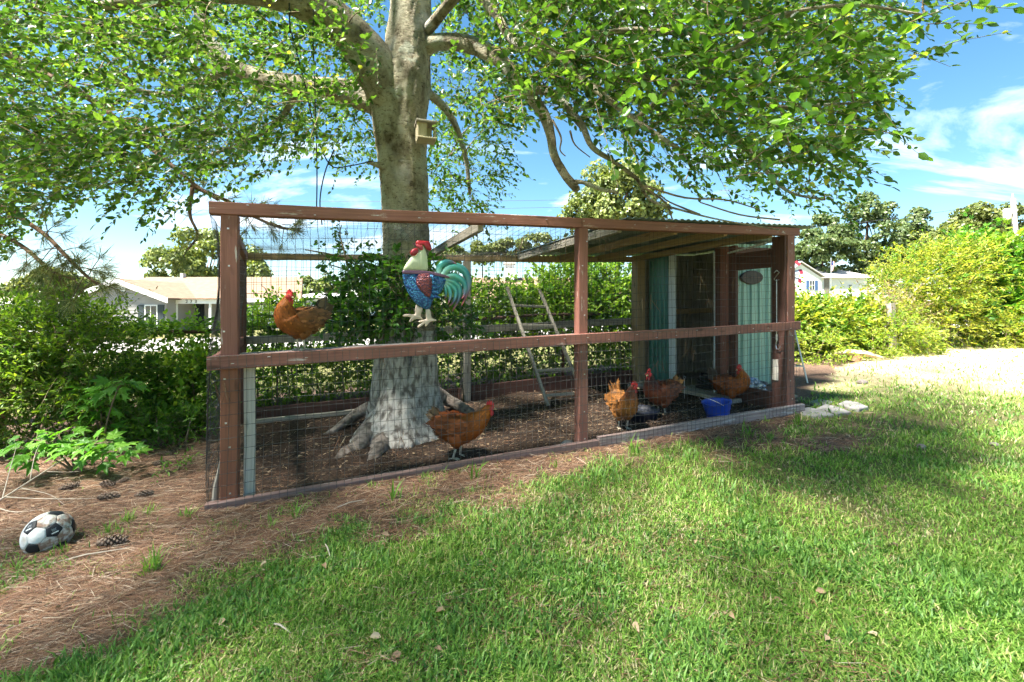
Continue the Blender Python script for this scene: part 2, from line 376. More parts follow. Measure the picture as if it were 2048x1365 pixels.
straw = ramp(N, [(.28, (.04, .028, .021)), (.45, (.10, .062, .043)), (.6, (.16, .11, .08)), (.8, (.30, .24, .185))]); k(nC.outputs[0], straw.inputs[0])
lawnc = ramp(N, [(.3, (.05, .055, .02)), (.5, (.10, .11, .035)), (.7, (.19, .16, .08))]); k(nB.outputs[0], lawnc.inputs[0])
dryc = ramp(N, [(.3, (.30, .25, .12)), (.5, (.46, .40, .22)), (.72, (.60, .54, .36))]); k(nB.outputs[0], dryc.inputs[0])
soilc = ramp(N, [(.3, (.018, .012, .009)), (.52, (.048, .032, .023)), (.68, (.10, .068, .045)), (.8, (.26, .19, .12))]); k(nB.outputs[0], soilc.inputs[0])
aL = N('ShaderNodeAttribute', attribute_name='lawn'); aS = N('ShaderNodeAttribute', attribute_name='soil'); aD = N('ShaderNodeAttribute', attribute_name='dry')
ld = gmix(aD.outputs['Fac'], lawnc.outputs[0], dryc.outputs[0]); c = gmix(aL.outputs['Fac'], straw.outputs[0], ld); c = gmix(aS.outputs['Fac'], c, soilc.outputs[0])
k(c, b.inputs['Base Color']); b.inputs['Roughness'].default_value = .95; b.inputs['Specular IOR Level'].default_value = .1
bp = N('ShaderNodeBump'); bp.inputs['Strength'].default_value = .8; bp.inputs['Distance'].default_value = .02; k(nB.outputs[0], bp.inputs['Height']); k(bp.outputs[0], b.inputs['Normal'])
go = link('ground', gme, m); tag(go, kind='structure')
# ------------------------------------------------------------------ grass, needles, straw bits
M_GRASS = mat_leaf('grass_blades', [(0, (.08, .17, .025)), (.45, (.15, .30, .04)), (.8, (.25, .40, .07)), (.93, (.38, .42, .13)), (1, (.52, .44, .25))], trans=.35, tint=(1.15, 1.25, .6), rough=.5, spec=.25)
M_DRYGR = mat_leaf('dry_grass_blades', [(0, (.22, .24, .07)), (.4, (.42, .38, .18)), (1, (.66, .58, .38))], trans=.3, tint=(1.1, 1.1, .8), rough=.6, spec=.2)
BLADE = (np.array([(0, .5, 0), (0, -.5, 0), (.55, .42, .0), (.55, -.42, .0), (1, 0, 0)]), np.array([(0, 1, 3), (0, 3, 2), (2, 3, 4)]))
def blades(x, y, ln, wd, lean, g):
    n = len(x); z = ground_z(x, y); th = g.uniform(0, 2 * math.pi, n); le = np.clip(g.normal(lean, .3, n), .05, 1.45)
    H = np.stack([np.cos(th), np.sin(th), np.zeros(n)], -1); up = np.array([0, 0, 1.0])
    d0 = nrm(up * np.cos(le * .55)[:, None] + H * np.sin(le * .55)[:, None]); d1 = nrm(up * np.cos(le * 1.35)[:, None] + H * np.sin(le * 1.35)[:, None])
    sd = np.stack([-np.sin(th), np.cos(th), np.zeros(n)], -1); sd = nrm(sd + up * g.normal(0, .3, (n, 1)))
    b0 = np.stack([x, y, z - .004], -1); b1 = b0 + d0 * (ln * .55)[:, None]; b2 = b1 + d1 * (ln * .45)[:, None]; w = wd[:, None] / 2
    V = np.stack([b0 + sd * w, b0 - sd * w, b1 + sd * w * .85, b1 - sd * w * .85, b2], 1)
    F = BLADE[1][None] + (np.arange(n) * 5)[:, None, None]
    return V.reshape(-1, 3), F.reshape(-1, 3)
def screen_ground(n, x0, x1, y0, y1, g, power=1.0):
    px = g.uniform(x0, x1, n); py = y0 + (y1 - y0) * g.uniform(0, 1, n) ** power
    a = (px - 1024) / FPX; bb = (HOR - py) / FPX; zz = EYE / np.maximum(.02, SLOPE * (U2[0] * a + U2[1]) - bb)
    return a * zz, zz
g = np.random.default_rng(3)
x, y = screen_ground(330000, -160, 2210, 690, 1480, g, .82)
lw, so_, dr, s_, d_ = masks(x, y)
tuft = np.clip((vnoise(x * 5 + 9, y * 5, 21) - .62) * 6, 0, 1) * .42 * (d_ < -.05) + .012
pr = np.clip(np.maximum(lw ** 1.3, tuft * (so_ < .5)), 0, 1); pr = np.where((d_ > -.05) & (s_ < 5.6), pr * (so_ < .5) * .3, pr); pr = np.where((d_ > 2.6), pr * .7, pr)
thin = .45 + .75 * vnoise(x * 4.5, y * 4.5, 33) ; pr = pr * np.clip(thin * (.6 + .8 * vnoise(x * 1.1, y * 1.1, 34)), .25, 1)
ok = g.uniform(0, 1, len(x)) < pr; x, y, lw, dr, d_ = x[ok], y[ok], lw[ok], dr[ok], d_[ok]
isd = g.uniform(0, 1, len(x)) < np.clip(dr * .75 + .02 + .28 * np.clip((vnoise(x * 2.3 + 3, y * 2.3, 35) - .55) * 4, 0, 1), 0, .8)
big = np.clip(y / 3.2, 1, 2.6); tall = .75 + .6 * vnoise(x * 2, y * 2, 31)
ln = g.uniform(.027, .062, len(x)) * tall * np.clip(big, 1, 1.35); wdt = g.uniform(.0038, .0075, len(x)) * big
clump = (vnoise(x * 2.9 + 17, y * 2.9, 36) * .6 + vnoise(x * 8, y * 8, 37) * .4 > .6) & ~isd & (g.uniform(0, 1, len(x)) < .55)
V, F = blades(x[clump], y[clump], ln[clump] * 1.1, wdt[clump] * 1.4, .8, g)
tag(link('coarse_grass', npmesh('coarse_grass', V, F), mat_leaf('coarse_grass_blades', [(0, (.06, .15, .03)), (.5, (.12, .26, .045)), (1, (.22, .38, .08))], trans=.35, tint=(1.15, 1.25, .6), rough=.45, spec=.3)), 'coarser dark green grass clumps spread through the lawn', 'grass', kind='stuff')
isg = ~isd & ~clump
V, F = blades(x[isg], y[isg], ln[isg], wdt[isg], .95, g)
tag(link('grass', npmesh('grass', V, F), M_GRASS), 'short green lawn grass in front of the chicken run', 'grass', kind='stuff')
V, F = blades(x[isd], y[isd], ln[isd] * .8, wdt[isd], 1.0, g)
tag(link('dry_grass', npmesh('dry_grass', V, F), M_DRYGR), 'bleached dry grass blades scattered through the sunny lawn', 'grass', kind='stuff')
M_NEEDLE = mat_leaf('fallen_needles', [(0, (.07, .037, .022)), (.4, (.16, .078, .043)), (.7, (.27, .135, .072)), (.9, (.36, .25, .17)), (1, (.52, .43, .33))], trans=.1, rough=.6)
def litter(n, x0, x1, y0, y1, g, ln, wd, keep, zoff=.004, tilt=.12, pw=1.0):
    x, y = screen_ground(n, x0, x1, y0, y1, g, pw); lw, so_, dr, s_, d_ = masks(x, y)
    ok = g.uniform(0, 1, n) < keep(lw, so_, s_, d_, x, y); x, y = x[ok], y[ok]; n = len(x)
    z = ground_z(x, y) + zoff + g.uniform(0, .018, n); th = g.normal(.5, .9, n)
    d = np.stack([np.cos(th), np.sin(th), g.normal(0, tilt, n)], -1); c = np.stack([x, y, z], -1)
    nn = np.tile([0, -.5, 1.0], (n, 1)) + g.normal(0, .3, (n, 3)); pro = (np.array([(-.5, .5, 0), (-.5, -.5, 0), (0, .5, .06), (0, -.5, .06), (.5, .2, 0)]), np.array([(0, 1, 3), (0, 3, 2), (2, 3, 4)]))
    L_ = g.uniform(*ln, n); Wd = g.uniform(*wd, n) * np.clip(y / 3, 1, 2.2); d = nrm(d); nn = nrm(nn - d * (nn * d).sum(-1, keepdims=True)); s = np.cross(nn, d); pv, pf = pro
    V = c[:, None] + L_[:, None, None] * (pv[None, :, 0:1] * d[:, None] + pv[None, :, 2:3] * nn[:, None]) + Wd[:, None, None] * pv[None, :, 1:2] * s[:, None]
    return V.reshape(-1, 3), (pf[None] + (np.arange(n) * 5)[:, None, None]).reshape(-1, 3)
V, F = litter(150000, -160, 1800, 800, 1420, g, (.06, .17), (.0013, .0024), lambda lw, so_, s, d, x, y: np.where(so_ > .5, .05, np.where(d > 2.7, 0, (1 - lw) * .8 + .045 * (s < 4))))
tag(link('pine_straw', npmesh('pine_straw', V, F), M_NEEDLE), 'rusty brown pine needles littering the bare ground', 'pine straw', kind='stuff')
M_BITS = mat_leaf('soil_bits', [(0, (.035, .024, .017)), (.55, (.09, .06, .042)), (.85, (.22, .15, .09)), (1, (.42, .31, .2))], trans=.05, rough=.8)
V, F = litter(60000, 420, 1640, 740, 1010, g, (.015, .06), (.002, .005), lambda lw, so_, s, d, x, y: np.where(so_ > .5, .1 + .45 * np.clip((s - 1.5) / 2, 0, 1), 0))
tag(link('bedding_straw', npmesh('bedding_straw', V, F), M_BITS), 'straw and wood bits trodden into the dark run soil', 'straw', kind='stuff')
V, F = litter(26000, -100, 2100, 800, 1400, g, (.012, .035), (.006, .014), lambda lw, so_, s, d, x, y: np.where(so_ > .5, .25, np.where(d > 2.7, 0, (1 - lw) * .5 + .02)), tilt=.3)
tag(link('leaf_litter', npmesh('leaf_litter', V, F), M_BITS), 'small dry leaf fragments on the bare ground', 'leaf litter', kind='stuff')
# ------------------------------------------------------------------ the chicken run
coop = root('chicken_run', 'brown timber chicken run walled with square wire mesh around the tree', 'chicken run', W(0, 0, 0))
def post(name, s, d, w, h0, h1, mat, w2=None, par=None):
    return MB().beam(W(s, d, h0), W(s, d, h1), U3, w, w2 or w, seg=4, warp=.003).build(name, mat, par or coop)
def along(name, s0, s1, d, h, wh, wd, mat, par=None, warp=.006, h2=None, d2=None):      # board along the run: wh tall, wd deep
    return MB().beam(W(s0, d, h), W(s1, d2 if d2 is not None else d, h2 if h2 is not None else h), Z3, wh, wd, seg=10, warp=warp).build(name, mat, par or coop)
def across(name, s, d0, d1, h0, h1, wh, ws, mat, par=None, s1=None):
    return MB().beam(W(s, d0, h0), W(s if s1 is None else s1, d1, h1), Z3, wh, ws, seg=6, warp=.004).build(name, mat, par or coop)
post('post', .069, .052, .104, -.1, .91, M_BROWN2); post('post', .069, .052, .1, .912, 1.93, M_BROWN)
post('post', 2.77, .045, .09, -.1, 1.93, M_BROWN); post('post', 5.345, .05, .11, -.1, 1.93, M_BROWN)
MB().beam(W(5.272, .085, -.05), W(5.272, .085, 1.93), V3, .16, .028).build('jamb', M_DKBROWN, coop)
along('top_rail', -.045, 2.745, .035, 1.974, .082, .09, M_BROWN); along('top_rail', 2.749, 5.47, .035, 1.974, .084, .09, M_BROWN, warp=.004)
along('mid_rail', -.05, 5.44, -.022, .955, .09, .04, M_BROWN, warp=.008)
along('perch_ledge', .125, 2.72, .075, .982, .036, .14, M_WORN)
along('ground_board', -.06, 2.9, -.01, .0, .09, .06, mat_wood('worn_brown_board', (.25, .165, .145), (.13, .075, .065), (.42, .36, .33), wear=.6), h2=.015); along('ground_board', 2.905, 5.5, -.02, .035, .1, .05, M_WORN, h2=.05, warp=.012)
post('white_stake', .172, .13, .068, -.05, .9, M_WHITEW, .05)
across('top_rail', .03, .09, 2.5, 1.96, 1.90, .085, .05, M_BROWN, s1=-.17); across('mid_rail', -.02, .0, 2.5, .955, .95, .085, .04, M_BROWN, s1=-.2)
post('post', -.205, 2.5, .085, -.1, 1.86, M_DKBROWN); post('post', 2.44, 2.5, .09, -.1, 1.86, M_GREYW); post('post', 5.17, 2.42, .14, -.1, 1.9, M_TANW, .16)
along('back_top_rail', -.25, 2.4, 2.5, 1.905, .075, .05, M_TANW); along('back_top_rail', 2.404, 5.25, 2.5, 1.905, .085, .05, M_TANW)
along('back_mid_rail', -.2, 2.39, 2.53, .945, .09, .04, M_GREYW); along('back_mid_rail', 2.394, 5.1, 2.53, .945, .1, .04, M_GREYW)
along('base_board', -.22, 2.36, 2.5, .07, .2, .045, M_DKBROWN); along('base_board', 2.5, 5.1, 2.5, .085, .21, .045, M_DKBROWN)
MB().beam(W(2.33, 2.45, -.05), W(2.33, 2.45, .17), U3, .035, .05).build('cleat', M_DKBROWN, coop)
across('crossbeam', 1.85, .09, 2.47, 1.93, 1.89, .085, .045, M_GREYW)
roof = root('corrugated_roof', 'corrugated metal roof sheets on rafters over the right half of the run', 'roof', W(3.2, 0, 1.9))
for i, s in enumerate((3.2, 3.85, 4.5, 5.15)):
    across('rafter', s, .085, 2.55, 1.955, 1.915, .08, .045, M_TANW if i else M_GREYW, par=roof)
def corrugated(s0, s1, d0, d1, h0, h1, per=.076, amp=.009, name='roof_sheet', mat=None, par=None):
    n = int((s1 - s0) / per * 6); V = []; 
    for i in range(n + 1):
        s = s0 + (s1 - s0) * i / n; o = amp * math.sin(2 * math.pi * s / per)
        for (d, h) in ((d0, h0), ((d0 + d1) / 2, (h0 + h1) / 2 - .006), (d1, h1)):
            for th in (0, .0016): V.append(W(s, d, h + o + th))
    mb = MB(); fs = []
    for i in range(n):
        a = i * 6; c_ = a + 6
        for kx in (0, 2): fs += [(a + kx, a + kx + 2, c_ + kx + 2, c_ + kx), (a + kx + 1, c_ + kx + 1, c_ + kx + 3, a + kx + 3)]
        fs += [(a, c_, c_ + 1, a + 1), (a + 4, a + 5, c_ + 5, c_ + 4)]
    fs += [(0, 1, 3, 2), (2, 3, 5, 4)]; a = n * 6; fs += [(a, a + 2, a + 3, a + 1), (a + 2, a + 4, a + 5, a + 3)]
    mb.add(V, fs); return mb.build(name, mat, par, smooth=True)
for i in range(4):
    corrugated(3.18 + i * .62, 3.18 + i * .62 + .66, -.05, 2.75, 2.032 + .003 * (i % 2), 1.985 + .003 * (i % 2), mat=M_ROOF, par=roof)
gst = random.Random(9)
for i in range(22):                                            # staples and nail heads holding the wire
    s_ = .1 + i * .245 + gst.uniform(-.05, .05); p_ = W(s_, -.0435, .955 + gst.uniform(-.03, .03)); MB().beam(p_ - U3 * .009, p_ + U3 * .009, Z3, .004, .004, ch=.001).build('staple', M_STEEL, coop)
for s_, d_ in ((.069, -.002), (2.77, -.002), (5.345, -.007)):
    for h_ in (.12, .35, .6, .84, 1.2, 1.55, 1.85): p_ = W(s_ + gst.uniform(-.03, .03), d_, h_ + gst.uniform(-.05, .05)); MB().beam(p_ - U3 * .006, p_ + U3 * .006, Z3, .01, .004, ch=.001).build('nail_head', M_STEEL, coop)
for i in range(14): p_ = W(.2 + i * .38 + gst.uniform(-.1, .1), -.0115, 1.974 + gst.uniform(-.025, .025)); MB().beam(p_ - U3 * .007, p_ + U3 * .007, Z3, .005, .004, ch=.001).build('staple', M_STEEL, coop)
# wire mesh panels
def wires(name, f, a0, a1, b0, b1, da, db, r, par, jit=.009, seg=.16, skip=0):
    """f(a,b,o) maps panel coordinates to the world; wires along b every da, along a every db"""
    mb = MB(); V = []; F = []
    def poly(pts):
        P = np.array([list(p) for p in pts]); n = len(P); T = nrm(np.gradient(P, axis=0)); q = nrm(np.cross(T, np.array([.31, .77, .2]))); w = np.cross(T, q); base = sum(len(v) for v in V)
        V.append(np.stack([P + r * (math.cos(a) * q + math.sin(a) * w) for a in (0, 2.094, 4.189)], 1).reshape(-1, 3))
        for i in range(n - 1):
            for j in range(3): F.append((base + i * 3 + j, base + i * 3 + (j + 1) % 3, base + i * 3 + 3 + (j + 1) % 3, base + i * 3 + 3 + j))
    na = int(round((a1 - a0) / da)); nb = int(round((b1 - b0) / db)); g = random.Random(len(name) + na); ph = [g.uniform(0, 6.3) for _ in range(8)]
    def o(a, b): return jit * (1.4 * math.sin(a * 2.1 + b * 3 + ph[0]) + math.sin(a * 5.3 - b * 4 + ph[1]))
    def wob(a, b): return (a + jit * .9 * math.sin(b * 4 + a * 3 + ph[2]), b + jit * 1.1 * math.sin(a * 2.6 + ph[3] + b))
    for i in range(na + 1):
        a = a0 + da * i + g.uniform(-.002, .002); n = max(2, int((b1 - b0) / seg)); poly([f(*wob(a, b0 + (b1 - b0) * j / n), o(a, b0 + (b1 - b0) * j / n)) for j in range(n + 1)])
    for i in range(nb + 1):
        b_ = b0 + db * i; n = max(2, int((a1 - a0) / seg)); poly([f(*wob(a0 + (a1 - a0) * j / n, b_), o(a0 + (a1 - a0) * j / n, b_) + r * 1.6) for j in range(n + 1)])
    return link(name, npmesh(name, np.concatenate(V), np.array(F)), M_WIRE, par, kind='stuff')
fr = lambda off: (lambda a, b, o: W(a, off + o * .8, b))
wires('wire_mesh', lambda a, b, o: W(a, -.05 - abs(o) * .6, b), -.03, 5.4, .0, .99, .0508, .0762, .0017, coop)
wires('wire_mesh', lambda a, b, o: W(a, .1 + o, b), .1, 5.3, .96, 1.95, .0508, .0762, .0016, coop)
wires('wire_mesh', fr(2.47), -.2, 5.1, .05, 1.88, .0508, .1016, .0018, coop, jit=.008)
wires('wire_mesh', lambda a, b, o: W(-.055 - .07 * a + abs(o) - .03 * math.sin(b * 3), a, b), 0, 2.48, 0, 1.92, .0508, .0762, .0018, coop, jit=.014)
wires('wire_mesh', lambda a, b, o: W(a, b, 1.985 - .03 * b + o - .03 * math.sin(math.pi * b / 2.5)), 0, 3.2, .02, 2.5, .0762, .0508, .0014, coop, jit=.008)
# ------------------------------------------------------------------ hen house behind the end of the run
hh = root('hen_house', 'green metal hen house with pale trim at the right end of the run', 'hen house', W(5.3, 1, 0))
def rib_sheet(name, p, ax, n, w, h0, h1, mat, par, per=.09, amp=.014):
    """ribbed sheet: starts at p, runs w along ax, ribs vertical, bulging along n"""
    ax = Vector(ax); n = Vector(n); prof = []; xx = 0
    while xx < w:
        for (dx, o) in ((0, 0), (.45, 0), (.58, 1), (.86, 1)): prof.append((min(w, xx + dx * per), o * amp))
        xx += per
    prof.append((w, 0)); V = []
    for (a_, o) in prof:
        for hgt in (h0, h1):
            for th in (0, -.003): V.append(Vector(p) + ax * a_ + n * (o + th) + Z3 * hgt)
    F = []; m_ = len(prof)
    for i in range(m_ - 1):
        q = i * 4; r_ = q + 4; F += [(q, r_, r_ + 2, q + 2), (q + 1, q + 3, r_ + 3, r_ + 1), (q, q + 1, r_ + 1, r_), (q + 2, r_ + 2, r_ + 3, q + 3)]
    F += [(0, 2, 3, 1), ((m_ - 1) * 4, (m_ - 1) * 4 + 1, (m_ - 1) * 4 + 3, (m_ - 1) * 4 + 2)]
    mb = MB(); mb.add(V, F); return mb.build(name, mat, par)
rib_sheet('wall_sheet', W(5.295, 2.32, 0), -V3, -U3, .50, .02, 1.95, M_GREEN, hh)
MB().beam(W(5.268, 1.765, .02), W(5.268, 1.765, 1.93), V3, .13, .03, seg=4, warp=.004).build('trim_board', M_TRIM, hh)
MB().beam(W(5.268, .975, .06), W(5.268, .975, 1.86), V3, .05, .03, seg=4, warp=.006).build('trim_board', M_TRIM, hh)
for d, w, s in ((.895, .1, 5.25), (.795, .095, 5.23), (.69, .1, 5.262)): MB().beam(W(s, d, 0), W(s, d, 1.9), V3, w, .05).build('door_post', M_BROWN if d == .795 else M_DKBROWN, hh)
MB().beam(W(5.27, .165, 1.70), W(5.27, .66, 1.70), Z3, .2, .04).build('door_header', M_DKBROWN, hh)
MB().beam(W(5.275, .17, .1), W(5.275, .66, .1), Z3, .24, .04).build('door_sill', M_DKBROWN, hh)
MB().beam(W(5.22, .2, 1.87), W(5.24, .95, 1.80), Z3, .02, .02).build('pale_strip', M_TRIM, hh)
rib_sheet('front_sheet', W(5.36, 1.0, 0), U3, -V3, .9, .1, 1.97, M_GREEN2, hh, per=.15, amp=.018)
oc = W(5.895, .975, 1.53); ring = []; 
mb = MB(); q = [oc + U3 * (.20 * math.cos(2 * math.pi * i / 28)) + Z3 * (.093 * math.sin(2 * math.pi * i / 28)) for i in range(28)]
q2 = [oc + U3 * (.185 * math.cos(2 * math.pi * i / 28)) + Z3 * (.081 * math.sin(2 * math.pi * i / 28)) - V3 * .008 for i in range(28)]
mb.add([p + V3 * .02 for p in q] + q + q2, [(i, (i + 1) % 28, 28 + (i + 1) % 28, 28 + i) for i in range(28)] + [(28 + i, 28 + (i + 1) % 28, 56 + (i + 1) % 28, 56 + i) for i in range(28)] + [tuple(range(56, 84))])
mb.build('dark_oval_disc', mat_plain('dark_oval', (.035, .026, .022), (.018, .014, .012), rough=.6), hh)  # flat dark oval with a thin bar across it
MB().beam(oc - U3 * .17 - V3 * .012, oc + U3 * .17 - V3 * .012, Z3, .008, .006).build('oval_bar', M_DKBROWN, hh)
for i in range(10): MB().beam(W(5.33 + i * .104, 2.46 + .004 * (i % 2), .05), W(5.33 + i * .104, 2.46 + .004 * (i % 2), 1.97), U3, .103, .02, warp=.002).build('wall_board', M_GREYW, hh)
for i in range(13): MB().beam(W(6.28, 1.03 + i * .118, .05), W(6.28, 1.03 + i * .118, 1.97), V3, .117, .02).build('wall_board', M_GREYW, hh)
MB().beam(W(5.32, 1.75, .05), W(6.25, 1.75, .05), V3, 1.38, .03).build('floor_board', M_GREYW, hh)
MB().beam(W(5.35, 2.2, 1.1), W(6.25, 2.2, 1.1), V3, .35, .03).build('shelf', M_TANW, hh); MB().beam(W(5.35, 2.03, 1.08), W(6.25, 2.03, 1.08), Z3, .07, .02).build('shelf_lip', M_TANW, hh)
MB().beam(W(5.35, 2.25, .76), W(6.25, 2.25, .76), V3, .3, .03).build('nest_ledge', M_TANW, hh)
MB().beam(W(5.3, 1.0, 1.885), W(6.32, 1.0, 1.885), Z3, .08, .05).build('wall_plate', M_DKBROWN, hh); MB().beam(W(6.3, 1.0, 1.885), W(6.3, 2.5, 1.885), Z3, .08, .05).build('wall_plate', M_DKBROWN, hh)
corrugated(5.66, 6.5, .75, 2.75, 2.04, 1.99, mat=M_ROOF, par=hh, name='lean_to_roof')
# things in and around the run
def beam_thing(name, label, cat, p0, p1, side, wa, wb, mat, group=None):
    p0 = Vector(p0); return tag(MB().beam(p0, p1, side, wa, wb, seg=6, warp=.004).build(name, mat, loc=p0), label, cat, group)
beam_thing('sill_plank', 'weathered grey plank lying along the hen house doorway', 'plank', W(5.1, 2.2, .05), W(5.1, .5, .07), U3, .17, .045, M_GREYW)
beam_thing('slab', 'reddish flat slab beside the green wall inside the run', 'slab', W(4.75, 2.05, .05), W(4.95, 1.75, .06), U3, .2, .05, M_WORN)
beam_thing('log', 'grey pole lying along the back board of the run', 'pole', W(-.05, 2.36, .04), W(1.05, 2.30, .05), Z3, .05, .05, M_GREYW)
beam_thing('white_block', 'white painted wood block screwed to the right front post', 'block', W(5.255, .115, .36), W(5.255, .115, .585), V3, .07, .025, M_WHITEW)
beam_thing('loose_board', 'dark weathered board lying outside the right end', 'board', W(5.62, .72, .03), W(6.05, .5, .045), V3, .18, .03, M_GREYW)
# coop ladder
lad = root('roost_ladder', 'grey wooden roost ladder leaning against the back rail', 'ladder', gp(1130, 806))
LB0, LT0 = gp(1096, 812), ray(1014, 575, 6.32); LB1, LT1 = gp(1172, 806), ray(1079, 580, 6.55)
MB().beam(LB0, LT0, (LB1 - LB0), .035, .05, seg=4).build('ladder_rail', M_GREYW, lad); MB().beam(LB1, LT1, (LB1 - LB0), .035, .05, seg=4).build('ladder_rail', M_GREYW, lad)
for t_ in (.08, .28, .485, .66, .835): MB().beam(LB0.lerp(LT0, t_), LB1.lerp(LT1, t_), Z3, .035, .028).build('rung', M_GREYW, lad)
# hook and rod on the jamb
hk = root('hanging_hook', 'silver S hook and rod hanging on the right post', 'hook', on_front(1567, 690, .02)); jb = W(5.235, .085, 0)
hx = lambda dz, o=0: W(5.235, .085 + o, dz)
MB().tube([hx(1.46), hx(1.1), hx(.84)], .004, 6).build('rod', M_STEEL, hk); 
MB().tube([hx(1.535, .03), hx(1.56, .0), hx(1.535, -.03), hx(1.50, .0), hx(1.465, .03), hx(1.44, 0), hx(1.46, -.03)], .006, 6).build('s_hook', M_STEEL, hk)
MB().tube([hx(.85), hx(.79), hx(.745, .012), hx(.705, .0), hx(.70, -.03), hx(.735, -.045)], .006, 6).build('lower_hook', M_STEEL, hk)
MB().tube([hx(.86), hx(.80)], .011, 8).build('swivel', M_STEEL, hk)
ey = gp(1369, 800); er = root('eye_stake', 'thin metal eye bolt stake standing in the soil before the hen house', 'stake', ey)
MB().tube([ey, ey + Z3 * .27], .004, 6).build('rod', M_STEEL, er); MB().tube([ey + Z3 * .285 + Vector((.016 * math.cos(a), 0, .016 * math.sin(a))) for a in np.linspace(0, 6.283, 13)], .004, 6).build('eye', M_STEEL, er)
# bucket and tub
M_BLUE = mat_plain('blue_plastic', (.015, .06, .42), (.01, .045, .32), rough=.35, spec=.5, scale=4)
bk = gp(1437, 846); bu = root('blue_bucket', 'bright blue plastic bucket inside the front board', 'bucket', bk); tilt = (-.12, -.05, 1)
mb = MB(); n = 28
mb.lathe(bk, [(.098, 0), (.102, .004), (.118, .13), (.128, .15), (.135, .20), (.146, .215), (.146, .225), (.137, .225), (.128, .2), (.112, .1), (.094, .012)], n, tilt); mb.build('bucket_wall', M_BLUE, bu, smooth=True)
qq = Vector(tilt).to_track_quat('Z', 'Y')
MB().tube([bk + qq @ Vector((.145 * math.cos(a), .145 * math.sin(a) * .9 - .03, .2 - .1 * math.sin(a))) for a in np.linspace(3.3, 6.1, 12)], .0035, 5).build('handle', M_STEEL, bu)
tb = gp(1278, 838); tu = root('dark_tub', 'low dark blue rubber tub behind the two hens', 'tub', tb)
MB().lathe(tb, [(.17, 0), (.2, .08), (.215, .1), (.215, .112), (.2, .112), (.18, .06), (.16, .015)], 28).build('tub_wall', mat_plain('dark_blue_rubber', (.014, .02, .04), (.01, .013, .026), rough=.5), tu, smooth=True)
MB().lathe(tb + Z3 * .02, [(.165, 0), (.168, .03), (.165, .031)], 28).build('tub_water', mat_plain('dark_water', (.015, .018, .02), rough=.5), tu)
# coiled hose in the doorway
hz_ = W(5.45, 1.25, .07); ho = root('coiled_hose', 'black coiled hose piled in the hen house doorway', 'hose', hz_)
for kx in range(5): MB().tube([hz_ + Vector(((.17 + .012 * math.sin(kx * 3 + a)) * math.cos(a) + .015 * kx, (.17 + .01 * kx) * math.sin(a), .02 + .034 * kx + .01 * math.sin(2 * a + kx))) for a in np.linspace(0, 6.283, 26)], .016, 6).build('coil', M_BLACK, ho, smooth=True)
# silver bag
bgp = W(5.62, .82, .06); mb = MB(); gg = random.Random(5); vs = []; fs = []; nn_, mm_ = 26, 12
for i in range(mm_ + 1):
    for j in range(nn_):
        th = 2 * math.pi * j / nn_; a_ = math.pi * i / mm_ - math.pi / 2; r_ = 1 + .22 * (float(vnoise(3 * math.cos(th) + 9, 3 * math.sin(th) + 4 * i * .3, 3)) - .5) * 2
        vs.append(bgp + Vector((.26 * r_ * math.cos(a_) * math.cos(th), .13 * r_ * math.cos(a_) * math.sin(th), .1 + .1 * r_ * math.sin(a_))))
fs = [(i * nn_ + j, i * nn_ + (j + 1) % nn_, (i + 1) * nn_ + (j + 1) % nn_, (i + 1) * nn_ + j) for i in range(mm_) for j in range(nn_)]
mb.add(vs, fs); tag(mb.build('feed_bag', mat_plain('crinkled_silver_film', (.5, .52, .56), (.08, .09, .1), rough=.25, metal=.6, scale=14, bump=.9, bscale=18), loc=bgp), 'crumpled silver and dark plastic feed bag before the pale green sheet', 'bag')
# stepping stones
M_STONE = mat_plain('stepping_stone', (.30, .285, .27), (.19, .18, .17), rough=.9, scale=7, bump=.5)
def slab(name, label, pts, h, grp):
    c_ = sum((gp(*p) for p in pts), Vector()) / len(pts); base = [gp(*p) for p in pts]
    top = [p + Z3 * h for p in base]; inn = [c_ + (p - c_) * .93 + Z3 * (h + .008) for p in base]; n = len(pts); mb = MB()
    mb.add([p - Z3 * .03 for p in base] + top + inn, [(i, (i + 1) % n, n + (i + 1) % n, n + i) for i in range(n)] + [(n + i, n + (i + 1) % n, 2 * n + (i + 1) % n, 2 * n + i) for i in range(n)] + [tuple(range(2 * n, 3 * n))])
    tag(mb.build(name, M_STONE, loc=c_), label, 'stone', grp)
G_ = 'stepping stones at the right end of the run'
slab('stepping_stone', 'pale stepping stone closest to the front corner post', [(1604, 834), (1600, 822), (1616, 819), (1640, 824), (1668, 834), (1640, 838)], .02, G_)
slab('stepping_stone', 'middle flat grey stepping stone between the other two front ones', [(1632, 822), (1650, 813), (1672, 818), (1702, 829), (1676, 833)], .022, G_)
slab('stepping_stone', 'rounded grey stepping stone furthest out on the lawn', [(1676, 814), (1690, 807), (1716, 811), (1737, 820), (1718, 825), (1698, 822)], .03, G_)
slab('stepping_stone', 'half buried stepping stone next to the dark loose board', [(1618, 806), (1640, 801), (1668, 806), (1652, 812), (1626, 813)], .012, G_)
